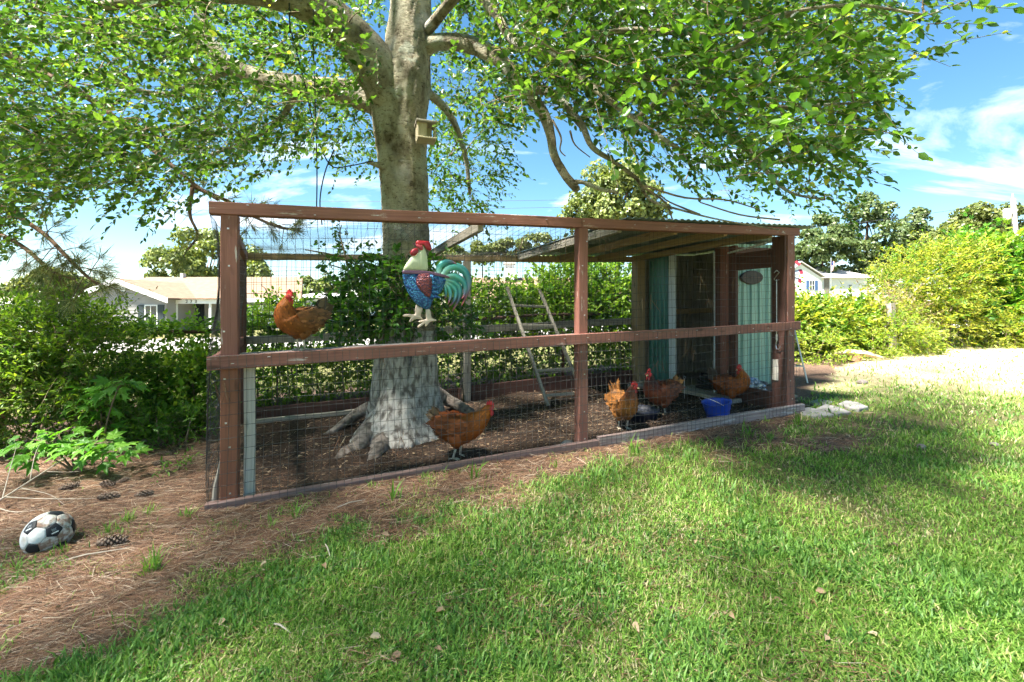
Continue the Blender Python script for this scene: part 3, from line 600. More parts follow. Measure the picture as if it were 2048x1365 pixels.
# broken log by the right hedge
lg = gp(1716, 722); mb = MB(); M_LOGC = mat_plain('bleached_wood', (.55, .47, .36), (.35, .24, .14), rough=.9, scale=5, bump=.6, stretch=(1, 4, 4))
lr = root('broken_log', 'bleached broken log slab lying by the right hedge', 'log', lg)
mb.tube([lg + Vector((-.42, .05, .14)), lg + Vector((-.2, 0, .17)), lg + Vector((.1, -.02, .15)), lg + Vector((.42, -.05, .07))], [.03, .06, .06, .02], 10, rn=lambda i, j, t_: .55 + .5 * abs(math.cos(t_)) + .1 * math.sin(5 * t_ + i)).build('slab_wood', M_LOGC, lr)
MB().tube([lg + Vector((-.1, 0, -.03)), lg + Vector((-.02, 0, .08)), lg + Vector((.08, 0, .15))], [.12, .08, .05], 9).build('stump', mat_plain('rotten_wood', (.3, .16, .07), (.12, .07, .04), rough=.95, bump=.6), lr)
# ------------------------------------------------------------------ the big tree
m, t, b, N = newmat('lichen_bark'); k = t.links.new
tc = N('ShaderNodeTexCoord'); M_BARK = m
def bn(sc, det=8, ro=.6, st=None, dist=0):
    mp = N('ShaderNodeMapping'); mp.inputs['Scale'].default_value = st or (1, 1, 1); k(tc.outputs['Object'], mp.inputs[0])
    n = N('ShaderNodeTexNoise'); n.inputs['Scale'].default_value = sc; n.inputs['Detail'].default_value = det; n.inputs['Roughness'].default_value = ro; n.inputs['Distortion'].default_value = dist; k(mp.outputs[0], n.inputs['Vector']); return n
nb1 = bn(7, 8, .65, (1, 1, .6)); nb2 = bn(3.2, 6, .55); nb3 = bn(22, 9, .7, (1, 1, 2.2)); nb4 = bn(2.1, 4, .5, None, .3)
r1 = ramp(N, [(.34, (.13, .105, .07)), (.48, (.33, .29, .20)), (.62, (.50, .455, .335))]); k(nb1.outputs[0], r1.inputs[0])
r2 = ramp(N, [(.56, (0, 0, 0)), (.60, (1, 1, 1))]); k(nb2.outputs[0], r2.inputs[0])
m1 = N('ShaderNodeMix', data_type='RGBA'); m1.inputs[7].default_value = (.44, .46, .36, 1); mf = N('ShaderNodeMath', operation='MULTIPLY'); mf.inputs[1].default_value = .7; k(r2.outputs[0], mf.inputs[0]); k(mf.outputs[0], m1.inputs[0]); k(r1.outputs[0], m1.inputs[6])
r3 = ramp(N, [(.36, (.28, .25, .22)), (.46, (1, 1, 1))]); k(nb3.outputs[0], r3.inputs[0])
m2 = N('ShaderNodeMix', data_type='RGBA', blend_type='MULTIPLY'); m2.inputs[0].default_value = .9; k(m1.outputs[2], m2.inputs[6]); k(r3.outputs[0], m2.inputs[7])
r4 = ramp(N, [(.58, (0, 0, 0)), (.66, (1, 1, 1))]); k(nb4.outputs[0], r4.inputs[0])
m3 = N('ShaderNodeMix', data_type='RGBA'); m3.inputs[7].default_value = (.47, .46, .43, 1); mf2 = N('ShaderNodeMath', operation='MULTIPLY'); mf2.inputs[1].default_value = .6; k(r4.outputs[0], mf2.inputs[0]); k(mf2.outputs[0], m3.inputs[0]); k(m2.outputs[2], m3.inputs[6])
k(m3.outputs[2], b.inputs['Base Color']); b.inputs['Roughness'].default_value = .9; b.inputs['Specular IOR Level'].default_value = .15
bp = N('ShaderNodeBump'); bp.inputs['Strength'].default_value = 1.0; bp.inputs['Distance'].default_value = .05; k(nb3.outputs[0], bp.inputs['Height']); k(bp.outputs[0], b.inputs['Normal'])
M_GREYBARK = mat_plain('pale_grey_base_bark', (.43, .405, .365), (.11, .095, .08), rough=.95, scale=17, bump=1.0, bscale=34, lo=.36, hi=.56, detail=9, stretch=(1.2, 1.2, .55))
M_TWIG = mat_plain('twig_bark', (.28, .21, .135), (.15, .11, .07), rough=.85, scale=10)
TZ = 4.89; tb_ = gp(814, 862)
tree = root('shade_tree', 'large old tree with lichen covered trunk growing inside the run', 'tree', tb_)
prof = [(930, 812, 140), (895, 812, 136), (862, 813, 130), (835, 815, 122), (800, 817, 114), (760, 817, 107), (700, 818, 101), (640, 817, 97), (560, 814, 92), (480, 812, 90), (400, 811, 91), (340, 808, 93), (290, 805, 97), (240, 802, 104), (200, 802, 116), (165, 806, 112), (120, 815, 92), (60, 819, 84), (0, 822, 78), (-120, 826, 70), (-300, 838, 52), (-500, 850, 30), (-640, 860, 10)]
pr_ = smooth_pts(prof, 9); mb = MB(); nS = 84; vs = []; ws = []
lob = [(R(232), .30, 3.0), (R(258), .16, 5), (R(285), .22, 4), (R(318), .20, 4), (R(352), .24, 4), (R(195), .2, 4), (R(120), .25, 4), (R(60), .25, 4)]
for (py, px, wpx) in pr_:
    c_ = ray(px, py, TZ); r0 = wpx / 2 / FPX * TZ; h = c_.z - tb_.z
    for j in range(nS):
        th = 2 * math.pi * j / nS; rr = min(r0, .34)
        fl = sum(a_ * max(0, math.cos(th - t0)) ** (p_ * 5) for t0, a_, p_ in lob) * math.exp(-max(0, h) / .2)
        rr = rr * (1 + .05 * math.sin(3 * th + h * 1.3) + .05 * (float(vnoise(th * 2.2, h * 3, 41)) - .5) * 2 + .035 * (float(vnoise(th * 7, h * 9, 42)) - .5) * 2 + .03 * (float(vnoise(th * 16, h * 16, 43)) - .5) * 2) + fl * (1 + .25 * (float(vnoise(th * 9, h * 6, 44)) - .5))
        if .45 < h < 1.35:                                      # long hollow split in the trunk
            q = math.exp(-((th - R(283)) / .1) ** 2) * math.sin(math.pi * (h - .45) / .9); rr -= .11 * q
            rr += .03 * math.exp(-((abs(th - R(283)) - .28) / .12) ** 2) * math.sin(math.pi * (h - .45) / .9)
        bb = math.exp(-((h - 2.05) / .12) ** 2 - ((th - R(262)) / .28) ** 2) * .035; rr += bb
        vs.append(c_ + Vector((rr * math.cos(th), rr * math.sin(th), 0))); ws.append((0, 0, 0))
nr_ = len(pr_); fs = [(i * nS + j, (i + 1) * nS + j, (i + 1) * nS + (j + 1) % nS, i * nS + (j + 1) % nS) for i in range(nr_ - 1) for j in range(nS)]
vs = [Vector(v) for v in vs]
cut = 60                                                        # rows up to the mid rail carry the pale base bark
def rows(a, b_): return [v for v in vs[a * nS:b_ * nS]]
for a, b_, nm, mt in ((0, cut + 1, 'trunk_base', M_GREYBARK), (cut, nr_, 'trunk', M_BARK)):
    mb = MB(); n_ = b_ - a; mb.add(rows(a, b_), [(i * nS + j, i * nS + (j + 1) % nS, (i + 1) * nS + (j + 1) % nS, (i + 1) * nS + j) for i in range(n_ - 1) for j in range(nS)]); mb.build(nm, mt, tree, smooth=True)
def limb(name, pts, mat=M_BARK, n=14, k_=5, par=tree, bump=.06, seed=1):
    """pts rows: px, py, depth, radius in photo pixels"""
    q = smooth_pts(pts, k_); P = [ray(r_[0], r_[1], r_[2]) for r_ in q]; rad = [max(.002, r_[3] / FPX * r_[2]) for r_ in q]
    MB().tube(P, rad, n, rn=lambda i, j, th: 1 + bump * math.sin(2 * th + i * .5) + bump * 2 * (float(vnoise(j * .7 + seed * 9, i * .6, seed)) - .5)).build(name, mat, par, smooth=True)
    return [(P[i], rad[i]) for i in range(len(P))]
SK = []
SK += limb('limb', [(800, 215, 4.85, 40), (765, 160, 4.75, 44), (715, 85, 4.6, 41), (650, 25, 4.4, 37), (570, -10, 4.2, 32), (480, -25, 4.0, 30), (380, -20, 3.9, 22), (280, 2, 3.8, 14), (205, 12, 3.7, 8)], seed=2)
SK += limb('limb', [(790, 225, 4.9, 30), (745, 200, 4.95, 27), (680, 182, 5.05, 23), (600, 172, 5.15, 21), (520, 158, 5.25, 18), (450, 125, 5.35, 17), (415, 80, 5.4, 14), (400, 20, 5.5, 12), (395, -80, 5.6, 9)], seed=3)
SK += limb('limb', [(840, 100, 4.9, 18), (880, 84, 4.8, 17), (940, 90, 4.6, 16), (1000, 120, 4.4, 15), (1045, 175, 4.2, 13), (1085, 225, 4.05, 11), (1101, 270, 4.0, 9.5), (1108, 310, 3.95, 8.5), (1130, 350, 3.9, 8), (1150, 375, 3.9, 9), (1156, 383, 3.9, 5)], seed=4)
SK += limb('branch', [(1140, 366, 3.9, 6), (1165, 365, 3.88, 4.5), (1200, 378, 3.85, 4), (1237, 386, 3.8, 3)], n=8, seed=5)
SK += limb('branch', [(855, 60, 4.8, 12), (930, -20, 4.3, 11), (985, 20, 3.9, 9), (1030, 85, 3.6, 8), (1110, 110, 3.3, 7.5), (1180, 170, 3.1, 6.5), (1270, 240, 2.9, 5.5), (1360, 300, 2.75, 4)], n=9, seed=6)
SK += limb('branch', [(1165, 250, 3.6, 6), (1185, 295, 3.6, 6), (1230, 325, 3.6, 4.5), (1275, 360, 3.6, 3.6), (1300, 400, 3.6, 2.8), (1360, 420, 3.5, 2.2), (1440, 440, 3.4, 1.8), (1560, 460, 3.2, 1.4)], n=8, seed=7)
SK += limb('branch', [(1060, 180, 4.1, 9), (1110, 190, 3.9, 9), (1165, 252, 3.6, 8)], n=8, seed=17)
SK += limb('branch', [(1110, 110, 3.3, 5), (1240, 60, 2.9, 5), (1420, 70, 2.7, 4.5), (1560, 30, 2.6, 4), (1700, 10, 2.55, 3), (1850, 30, 2.5, 2)], n=8, seed=8)
SK += limb('branch', [(1270, 150, 3.2, 5), (1400, 170, 3.1, 5), (1480, 195, 3.0, 4.5), (1560, 215, 3.0, 4), (1640, 210, 3.0, 3), (1740, 205, 2.9, 2)], n=8, seed=9)
SK += limb('branch', [(1270, 240, 2.9, 5), (1380, 150, 2.8, 4.5), (1480, 90, 2.7, 4), (1600, 20, 2.6, 3)], n=8, seed=10)
SK += limb('branch', [(1420, 230, 3.5, 5), (1470, 270, 3.5, 5), (1530, 340, 3.5, 4.5), (1580, 385, 3.5, 3), (1650, 400, 3.4, 2)], n=8, seed=11)
SK += limb('branch', [(470, 135, 5.3, 9), (400, 165, 5.2, 8), (330, 190, 5.1, 6), (240, 170, 5.0, 5), (150, 140, 4.9, 3)], n=8, seed=12)
SK += limb('branch', [(415, 80, 5.4, 8), (330, 50, 5.3, 7), (230, 45, 5.2, 6), (110, 60, 5.0, 4)], n=8, seed=13)
SK += limb('branch', [(600, 172, 5.15, 8), (560, 240, 5.4, 6), (500, 280, 5.6, 4), (420, 310, 5.8, 3)], n=8, seed=14)
SK += limb('branch', [(850, 180, 5.0, 9), (900, 230, 5.5, 7), (930, 310, 5.8, 5), (940, 390, 5.9, 3)], n=8, seed=15)
for sd_, (dx, dy, hz) in enumerate([(3.5, -1.5, 1.6), (3.0, 2.5, 1.8), (-3.5, -2.5, 1.7), (-3.2, 3, 1.5), (.5, -4.2, 1.3), (-1, 3.5, 2.2), (4.2, .6, 2.2)]):
    c0 = ray(822, -20 - 45 * sd_, TZ); P = [c0, c0 + Vector((dx * .35, dy * .35, hz * .5)), c0 + Vector((dx * .7, dy * .7, hz * .85)), c0 + Vector((dx, dy, hz))]
    P = [Vector(p) for p in smooth_pts(P, 4)]; rd = list(np.linspace(.11, .02, len(P))); MB().tube(P, rd, 8).build('limb', M_BARK, tree, smooth=True); SK += list(zip(P, rd))
# old branch stub, side stem and surface roots
MB().tube([ray(780, 335, 4.72), ray(755, 330, 4.7), ray(735, 325, 4.68)], [.05, .03, .015], 8).build('branch_stub', M_BARK, tree, smooth=True)
MB().tube([gp(740, 852) - Z3 * .05, ray(752, 800, 4.75), ray(757, 740, 4.78), ray(760, 690, 4.8), ray(768, 640, 4.85)], [.075, .062, .057, .052, .03], 12, rn=lambda i, j, t_: 1 + .12 * math.sin(3 * t_ + i)).build('side_stem', M_GREYBARK, tree, smooth=True)
M_ROOTB = mat_plain('muddy_root_bark', (.27, .225, .19), (.085, .068, .055), rough=.95, scale=16, bump=1.0, bscale=30, lo=.36, hi=.6, detail=9)
for pts in ([(795, 800, .42, .11), (772, 858, .17, .13), (742, 880, .06, .115), (712, 898, .0, .09), (684, 914, -.015, .055), (655, 928, -.04, .02)], [(785, 815, .32, .11), (786, 866, .09, .12), (768, 888, .01, .10), (750, 908, -.02, .075), (726, 932, -.05, .025)], [(770, 795, .4, .07), (715, 850, .12, .055), (665, 868, .02, .04), (630, 874, -.05, .01)],
            [(840, 800, .42, .10), (885, 824, .17, .08), (930, 832, .07, .06), (970, 838, -.06, .015)], [(825, 830, .3, .12), (828, 866, .08, .12), (836, 884, -.08, .05)]):
    P = []; 
    for i, (px, py, h, r_) in enumerate(pts):
        p = gp(px, py) if i else tb_.copy() + (gp(pts[1][0], pts[1][1]) - tb_) * .12; p.z = float(gz(p.x, p.y)) + h; P.append((*p, r_))
    q = smooth_pts(P, 5); MB().tube([Vector(r_[:3]) for r_ in q], [r_[3] for r_ in q], 12, rn=lambda i, j, t_: 1 + .14 * math.sin(2 * t_ + i * .7) + .1 * math.sin(5 * t_ + i)).build('surface_root', M_ROOTB, tree, smooth=True)
# ------------------------------------------------------------------ crown
g = np.random.default_rng(11)
CB_X = [-300, -50, 40, 90, 200, 330, 420, 445, 560, 620, 700, 755, 765, 856, 860, 900, 960, 990, 1005, 1040, 1090, 1150, 1200, 1300, 1400, 1500, 1600, 1660, 1675, 1700, 1750, 1800, 1850, 1905, 1925, 2400]
CB_Y = [540, 515, 500, 430, 395, 425, 390, 365, 345, 310, 330, 345, -80, -80, 455, 455, 440, 390, 285, 235, 220, 250, 290, 350, 400, 425, 440, 415, 340, 250, 195, 150, 100, 50, -60, -60]
def crown_batch(n, x0, x1, y0, y1, z0, z1, dens, L=(.22, .5), zp=1.0):
    px = g.uniform(x0, x1, n); py = g.uniform(y0, y1, n); z = z0 + (z1 - z0) * g.uniform(0, 1, n) ** zp
    clump = vnoise(px / 70 + z * 1.7, py / 60 - z, 51) * .6 + vnoise(px / 28 + z * 3, py / 25, 52) * .4
    edge = np.interp(px, CB_X, CB_Y) - py
    ok = (edge > 0) & (clump > (1 - dens) * .75 + .12) & (g.uniform(0, 1, n) < np.clip(.25 + edge / 90, 0, 1))
    px, py, z = px[ok], py[ok], z[ok]
    P = np.stack([(px - 1024) / FPX * z, z, EYE + (HOR - py) / FPX * z], -1)
    return P
tcx, tcy = tb_.x, tb_.y
B = [crown_batch(2200, -120, 770, -90, 540, 3.6, 7.6, .82), crown_batch(950, -120, 460, -90, 540, 3.2, 5.0, .75), crown_batch(560, 760, 1010, -90, 460, 5.4, 7.6, .95), crown_batch(120, 880, 1040, -90, 250, 4.2, 5.2, .8),
     crown_batch(1500, 1000, 1760, -100, 445, 3.1, 6.5, .96), crown_batch(650, 1040, 1720, -100, 330, 2.6, 4.0, .92), crown_batch(110, 1450, 1990, -100, 260, 2.4, 3.0, .7), crown_batch(420, -140, 330, 230, 540, 3.6, 5.6, .9), crown_batch(650, 380, 775, -60, 345, 5.0, 7.5, .97), crown_batch(160, 360, 740, -60, 300, 3.8, 4.6, .9), crown_batch(220, 860, 1010, -60, 450, 5.2, 6.8, .97), crown_batch(240, 950, 1220, -60, 245, 3.3, 4.3, .95), crown_batch(70, 1150, 1500, -60, 380, 2.3, 2.8, .7)]
# unseen crown overhead, its leaves placed and thinned to shape the lawn's shade
n = 1650; ang = g.uniform(0, 2 * math.pi, n); rr = np.sqrt(g.uniform(0, 1, n)); ex, ey_ = 6.1, 5.6
hx_ = -1.2 + ex * rr * np.cos(ang); hy_ = 3.7 + ey_ * rr * np.sin(ang); hz2 = 3.2 + g.uniform(0, 1, n) * (5.6 * np.sqrt(np.maximum(0, 1.02 - rr ** 2)) + .4)
O = np.stack([hx_, hy_, hz2], -1); pxo, pyo = proj(hx_, np.where(hy_ < .3, .3, hy_), hz2)
vis = (hy_ > .3) & (pyo > -60) & (pxo > -200) & (pxo < 2200)
O = O[~vis & ~((hx_ > .2) & (hy_ > 1.5) & (g.uniform(0, 1, n) < .65))]  # right side thinned so more light reaches the lawn
n2 = 480; ang = g.uniform(0, 2 * math.pi, n2); rr = np.sqrt(g.uniform(0, 1, n2)); q_ = np.stack([-1.4 + 2.7 * rr * np.cos(ang), .9 + 2.4 * rr * np.sin(ang), g.uniform(3.6, 7.0, n2)], -1)  # unseen leaf cluster added to darken the middle of the lawn
n3 = 330; ang = g.uniform(0, 2 * math.pi, n3); rr = np.sqrt(g.uniform(0, 1, n3)); q_ = np.concatenate([q_, np.stack([-4.6 + 2.0 * rr * np.cos(ang), 1.0 + 2.0 * rr * np.sin(ang), g.uniform(3.6, 6.0, n3)], -1)])  # another unseen cluster added to shade the straw at the left
pxo, pyo = proj(q_[:, 0], np.maximum(q_[:, 1], .3), q_[:, 2]); O = np.concatenate([O, q_[(q_[:, 1] < .3) | (pyo < -60) | (pxo < -200)]])
def leaf_set(bases, M, size, Lr, up=.15):
    n = len(bases); out = bases - np.array([tcx, tcy, 3.2]); out[:, 2] *= .25; d = nrm(nrm(out) + rand_dirs(g, n) * .75 + np.array([0, 0, -up])); L_ = g.uniform(*Lr, n)
    return twig_leaves(bases, d, L_, M, size, g, flat=.75), (bases, d, L_)
M_CROWN = mat_leaf('tree_leaves', [(0, (.022, .06, .012)), (.4, (.045, .11, .019)), (.8, (.085, .175, .03)), (.97, (.14, .25, .043)), (1, (.28, .30, .05))], trans=.5, tint=(2.0, 1.9, .8), rough=.32, spec=.45)
B = np.concatenate(B); (p, ld, nn, sz), (tb2, td2, tl2) = leaf_set(B, 13, .057, (.22, .5))
(po, ldo, no, szo), (tb3, td3, tl3) = leaf_set(O, 9, .135, (.5, .9))
# the three hundred leaves nearest to the camera are pieces of their own, the rest one mass
qx, qy = proj(p[:, 0], p[:, 1], p[:, 2]); inv = (qx > 20) & (qx < 2030) & (qy > 10)
order = np.argsort(np.where(inv, p[:, 1] / sz, 1e9)); near = order[:300]; rest = np.ones(len(p), bool); rest[near] = False
V, F = place(OVAL, p[rest], ld[rest], nn[rest], sz[rest]); Vo, Fo = place(OVAL, po, ldo, no, szo)
F = np.concatenate([F, Fo + len(V)]); V = np.concatenate([V, Vo]); cr = link('crown', npmesh('crown', V, F), M_CROWN, tree, kind='stuff')
lm = npmesh('leaf', OVAL[0], OVAL[1]); lm.materials.append(M_CROWN)
lms = [lm]
for i in range(7):
    c_ = lm.copy(); c_.materials.clear(); vv = OVAL[0].copy(); vv[:, 1] *= .85 + .06 * i; vv[:, 2] *= .4 + .3 * i; c_.vertices.foreach_set('co', vv.astype(np.float32).ravel()); c_.update(); lms.append(c_)
    cc = [(.04, .10, .017), (.06, .15, .022), (.095, .21, .033), (.14, .28, .045), (.18, .33, .05), (.07, .17, .027), (.11, .24, .04)][i]
    c_.materials.append(mat_leaf('near_leaf', [(0, cc), (1, tuple(1.15 * v for v in cc))], trans=.52, tint=(2.1, 2.0, .7), rough=.32, spec=.45))
tl = top_loc(tree)
for i in near:
    d_ = Vector(nrm(ld[i])); n_ = Vector(nn[i]); n_ = (n_ - d_ * n_.dot(d_)).normalized(); s_ = n_.cross(d_)
    o = bpy.data.objects.new('leaf', lms[1 + int(g.integers(0, 7))]); COL.objects.link(o); o.parent = tree
    mt = Matrix((d_, s_, n_)).transposed().to_4x4(); o.matrix_local = Matrix.Translation(Vector(p[i]) - tl) @ mt @ Matrix.Scale(float(sz[i]), 4)
V, F = twig_stems(tb2, td2, tl2, .0028); V2_, F2_ = twig_stems(tb3, td3, tl3, .004)
link('twigs', npmesh('twigs', np.concatenate([V, V2_]), np.concatenate([F, F2_ + len(V)])), M_TWIG, tree, kind='stuff')
# branchlets that carry the twigs: each target grows from the nearest wood already there
nodes = [np.array(p_) for p_, r_ in SK]; tgt = np.concatenate([tb2[g.permutation(len(tb2))[:420]], tb3[g.permutation(len(tb3))[:60]]]); NA = np.array(nodes)
dist = np.array([np.min(np.linalg.norm(NA - q, axis=1)) for q in tgt]); mb = MB()
for i in np.argsort(dist):
    q = tgt[i]; D = np.linalg.norm(NA - q, axis=1); j = int(np.argmin(D)); a = NA[j]; dl = D[j]
    if dl < .08 or dl > 2.6: continue
    mid = (a + q) / 2 + g.normal(0, .1 * dl, 3) + np.array([0, 0, .1 * dl]); P = smooth_pts([a, mid, q], 4); r_ = .003 + .0055 * min(1, dl)
    mb.tube([Vector(v) for v in P], list(np.linspace(r_ * 1.3, .002, len(P))), 5, cap=False); NA = np.concatenate([NA, P[2:]])
mb.build('branchlets', M_TWIG, tree, smooth=True, kind='stuff')
# bare hanging twigs on the right
for kx, pts in enumerate([[(1105, 240, 3.95, 2), (1122, 275, 3.9, 2), (1120, 300, 3.9, 1.5), (1131, 313, 3.9, 1)], [(1140, 262, 3.9, 2), (1150, 290, 3.9, 1.5), (1180, 315, 3.8, 1)], [(1280, 370, 3.6, 2.5), (1330, 405, 3.6, 2), (1345, 440, 3.6, 1.5)],
                           [(1290, 372, 3.6, 2), (1370, 396, 3.5, 2), (1450, 400, 3.5, 1.5), (1520, 420, 3.4, 1)], [(1400, 430, 3.5, 2.4), (1340, 405, 3.55, 1.6), (1320, 390, 3.6, 1.2)], [(1560, 440, 3.3, 2), (1480, 430, 3.4, 1.6), (1400, 405, 3.5, 1.2)]]):
    limb('hanging_twig', pts, M_TWIG, 6, 4, seed=20 + kx)
# ------------------------------------------------------------------ bird house on the trunk
bc = ray(852, 266, 4.60); bh = root('bird_house', 'small weathered wooden bird feeder house nailed to the trunk', 'bird house', bc - Z3 * .1); ex3, ey3 = Vector((.95, .3, 0)), Vector((-.3, .95, 0))
M_PALEW = mat_wood('pale_weathered_pine', (.46, .40, .28), (.33, .28, .18), (.5, .47, .38), wear=.6)
bx = lambda a, b_, h: bc + (ex3 * a + ey3 * b_ + Z3 * h) * .78
MB().beam(bx(-.105, 0, -.095), bx(-.105, 0, .09), ey3, .15, .016).build('side_panel', M_PALEW, bh); MB().beam(bx(-.02, .068, -.095), bx(-.02, .068, .09), ex3, .16, .014).build('back_panel', M_PALEW, bh)
MB().beam(bx(-.115, -.01, -.1), bx(.115, -.01, -.1), ey3, .19, .016).build('floor', M_PALEW, bh); MB().beam(bx(-.135, -.01, .1), bx(.13, -.01, .095), ey3, .22, .018).build('roof_board', M_GREYW, bh)
for a_, b_ in ((.105, -.075), (.105, .06)): MB().beam(bx(a_, b_, -.092), bx(a_, b_, .088), ex3, .014, .014).build('corner_post', M_PALEW, bh)
MB().beam(bx(-.06, -.078, -.092), bx(-.06, -.078, .088), ex3, .1, .012).build('front_panel', M_PALEW, bh); MB().beam(bx(-.01, -.005, -.09), bx(-.01, -.005, .085), ey3, .12, .01).build('divider', M_PALEW, bh); MB().lathe(bx(-.004, -.01, .02), [(.022, 0), (.022, .004)], 14, ex3).build('painted_hole', M_BLACK, bh)  # flat black disc stands for the dark inside of a hole
# black cables hanging from the limb
cb_ = root('hanging_cable', 'thin black cables looped over the left limb and hanging down', 'cable', ray(630, 400, 4.4))
for pts in ([(578, -10, 4.15), (580, 55, 4.15), (584, 70, 4.2), (610, 170, 4.3), (630, 260, 4.35), (660, 330, 4.4), (700, 332, 4.5), (745, 322, 4.62)], [(620, -10, 4.2), (628, 30, 4.2), (626, 68, 4.22), (629, 160, 4.3), (632, 260, 4.35), (634, 350, 4.4), (633, 430, 4.4)], [(668, 300, 4.4), (650, 345, 4.4), (640, 400, 4.4), (644, 450, 4.4)]):
    P = smooth_pts(pts, 5); MB().tube([ray(*q) for q in P], .006, 6).build('cable', M_BLACK, cb_, smooth=True)
# ------------------------------------------------------------------ leafy vine around the trunk
vn = root('trunk_vine', 'bushy green vine climbing the trunk behind the metal rooster', 'vine', gp(720, 850)); n = 520
lob2 = [(725, 600, 4.55, 55, 75), (770, 640, 4.5, 50, 50), (690, 640, 4.6, 35, 45), (800, 560, 4.5, 40, 60), (750, 545, 4.6, 40, 40), (880, 560, 4.9, 30, 60), (905, 640, 5.0, 35, 50), (690, 520, 4.7, 30, 30)]
wt = np.array([l[3] * l[4] for l in lob2], float); wt /= wt.sum(); ch = g.choice(len(lob2), n, p=wt); la = np.array(lob2)[ch]
u1 = rand_dirs(g, n) * g.uniform(.55, 1, (n, 1)); px = la[:, 0] + la[:, 3] * u1[:, 0]; py = la[:, 1] + la[:, 4] * u1[:, 1]; zz = la[:, 2] + .28 * u1[:, 2]
base = np.stack([(px - 1024) / FPX * zz, zz, EYE + (HOR - py) / FPX * zz], -1); dv_ = nrm(u1 * np.array([1, .6, -.6]) + rand_dirs(g, n) * .6)
M_VINE = mat_leaf('vine_leaves', [(0, (.025, .075, .015)), (.5, (.05, .14, .022)), (.9, (.10, .22, .03)), (1, (.2, .3, .05))], trans=.35, tint=(1.6, 1.8, .6), rough=.35, spec=.4)
a4 = twig_leaves(base, dv_, g.uniform(.1, .24, n), 7, .07, g, flat=.7); V, F = place(OVAL, *a4); link('foliage', npmesh('vine', V, F), M_VINE, vn, kind='stuff')
V, F = twig_stems(base, dv_, np.full(n, .18), .0018); link('stems', npmesh('vstem', V, F), M_TWIG, vn, kind='stuff')
for pts in ([(700, 560, 4.6, 2), (690, 510, 4.6, 2), (680, 470, 4.65, 1.5), (683, 450, 4.7, 1)], [(720, 560, 4.55, 2), (690, 540, 4.5, 1.5), (660, 530, 4.5, 1)], [(760, 700, 4.6, 4), (770, 640, 4.6, 4), (790, 560, 4.6, 3), (820, 500, 4.6, 2)], [(690, 515, 4.6, 2), (640, 505, 4.5, 1.5), (610, 500, 4.5, 1)]): limb('vine_stem', pts, M_TWIG, 6, 4, par=vn)
base = np.array([list(ray(x_, y_, 4.6)) for x_, y_ in ((690, 500), (676, 470), (684, 452), (660, 528), (650, 505), (625, 500), (740, 510), (700, 470), (730, 490), (650, 440), (665, 455), (720, 520))] * 2) + g.normal(0, .03, (24, 3))
V, F = place(OVAL, *twig_leaves(base, rand_dirs(g, 24), np.full(24, .12), 5, .045, g)); link('sprigs', npmesh('sprigs', V, F), M_VINE, vn, kind='stuff')
# ------------------------------------------------------------------ hens
def mat_hen(name, stops, dark=.45):
    m, t, b, N = newmat(name); k = t.links.new
    at = N('ShaderNodeAttribute', attribute_name='wc'); sx = N('ShaderNodeSeparateXYZ'); k(at.outputs['Vector'], sx.inputs[0])
    tc = N('ShaderNodeTexCoord'); nz = N('ShaderNodeTexNoise'); nz.inputs['Scale'].default_value = 38; nz.inputs['Detail'].default_value = 5; k(tc.outputs['Object'], nz.inputs['Vector'])
    ad = N('ShaderNodeMath', operation='MULTIPLY_ADD'); ad.inputs[1].default_value = .14; k(nz.outputs[0], ad.inputs[0]); k(sx.outputs[0], ad.inputs[2])
    sb = N('ShaderNodeMath', operation='SUBTRACT'); sb.inputs[1].default_value = .07; k(ad.outputs[0], sb.inputs[0])
    r = ramp(N, stops); k(sb.outputs[0], r.inputs[0])
    g_ = N('ShaderNodeNewGeometry'); rr = ramp(N, [(0, (dark, dark, dark)), (.5, (.9, .88, .85)), (1, (1.45, 1.38, 1.25))]); k(g_.outputs['Random Per Island'], rr.inputs[0])
    mu = N('ShaderNodeMix', data_type='RGBA', blend_type='MULTIPLY'); mu.inputs[0].default_value = 1; k(r.outputs[0], mu.inputs[6]); k(rr.outputs[0], mu.inputs[7])
    k(mu.outputs[2], b.inputs['Base Color']); b.inputs['Roughness'].default_value = .6; b.inputs['Specular IOR Level'].default_value = .3
    return m
M_RED = mat_plain('comb_red', (.62, .035, .04), (.45, .02, .025), rough=.5, scale=30, bump=.3, bscale=120)
M_BEAK = mat_plain('beak_horn', (.55, .42, .22), rough=.4); M_LEG = mat_plain('hen_leg', (.58, .50, .38), (.42, .35, .26), rough=.6, scale=40)
M_EYE = mat_plain('hen_eye', (.25, .07, .01), rough=.1)
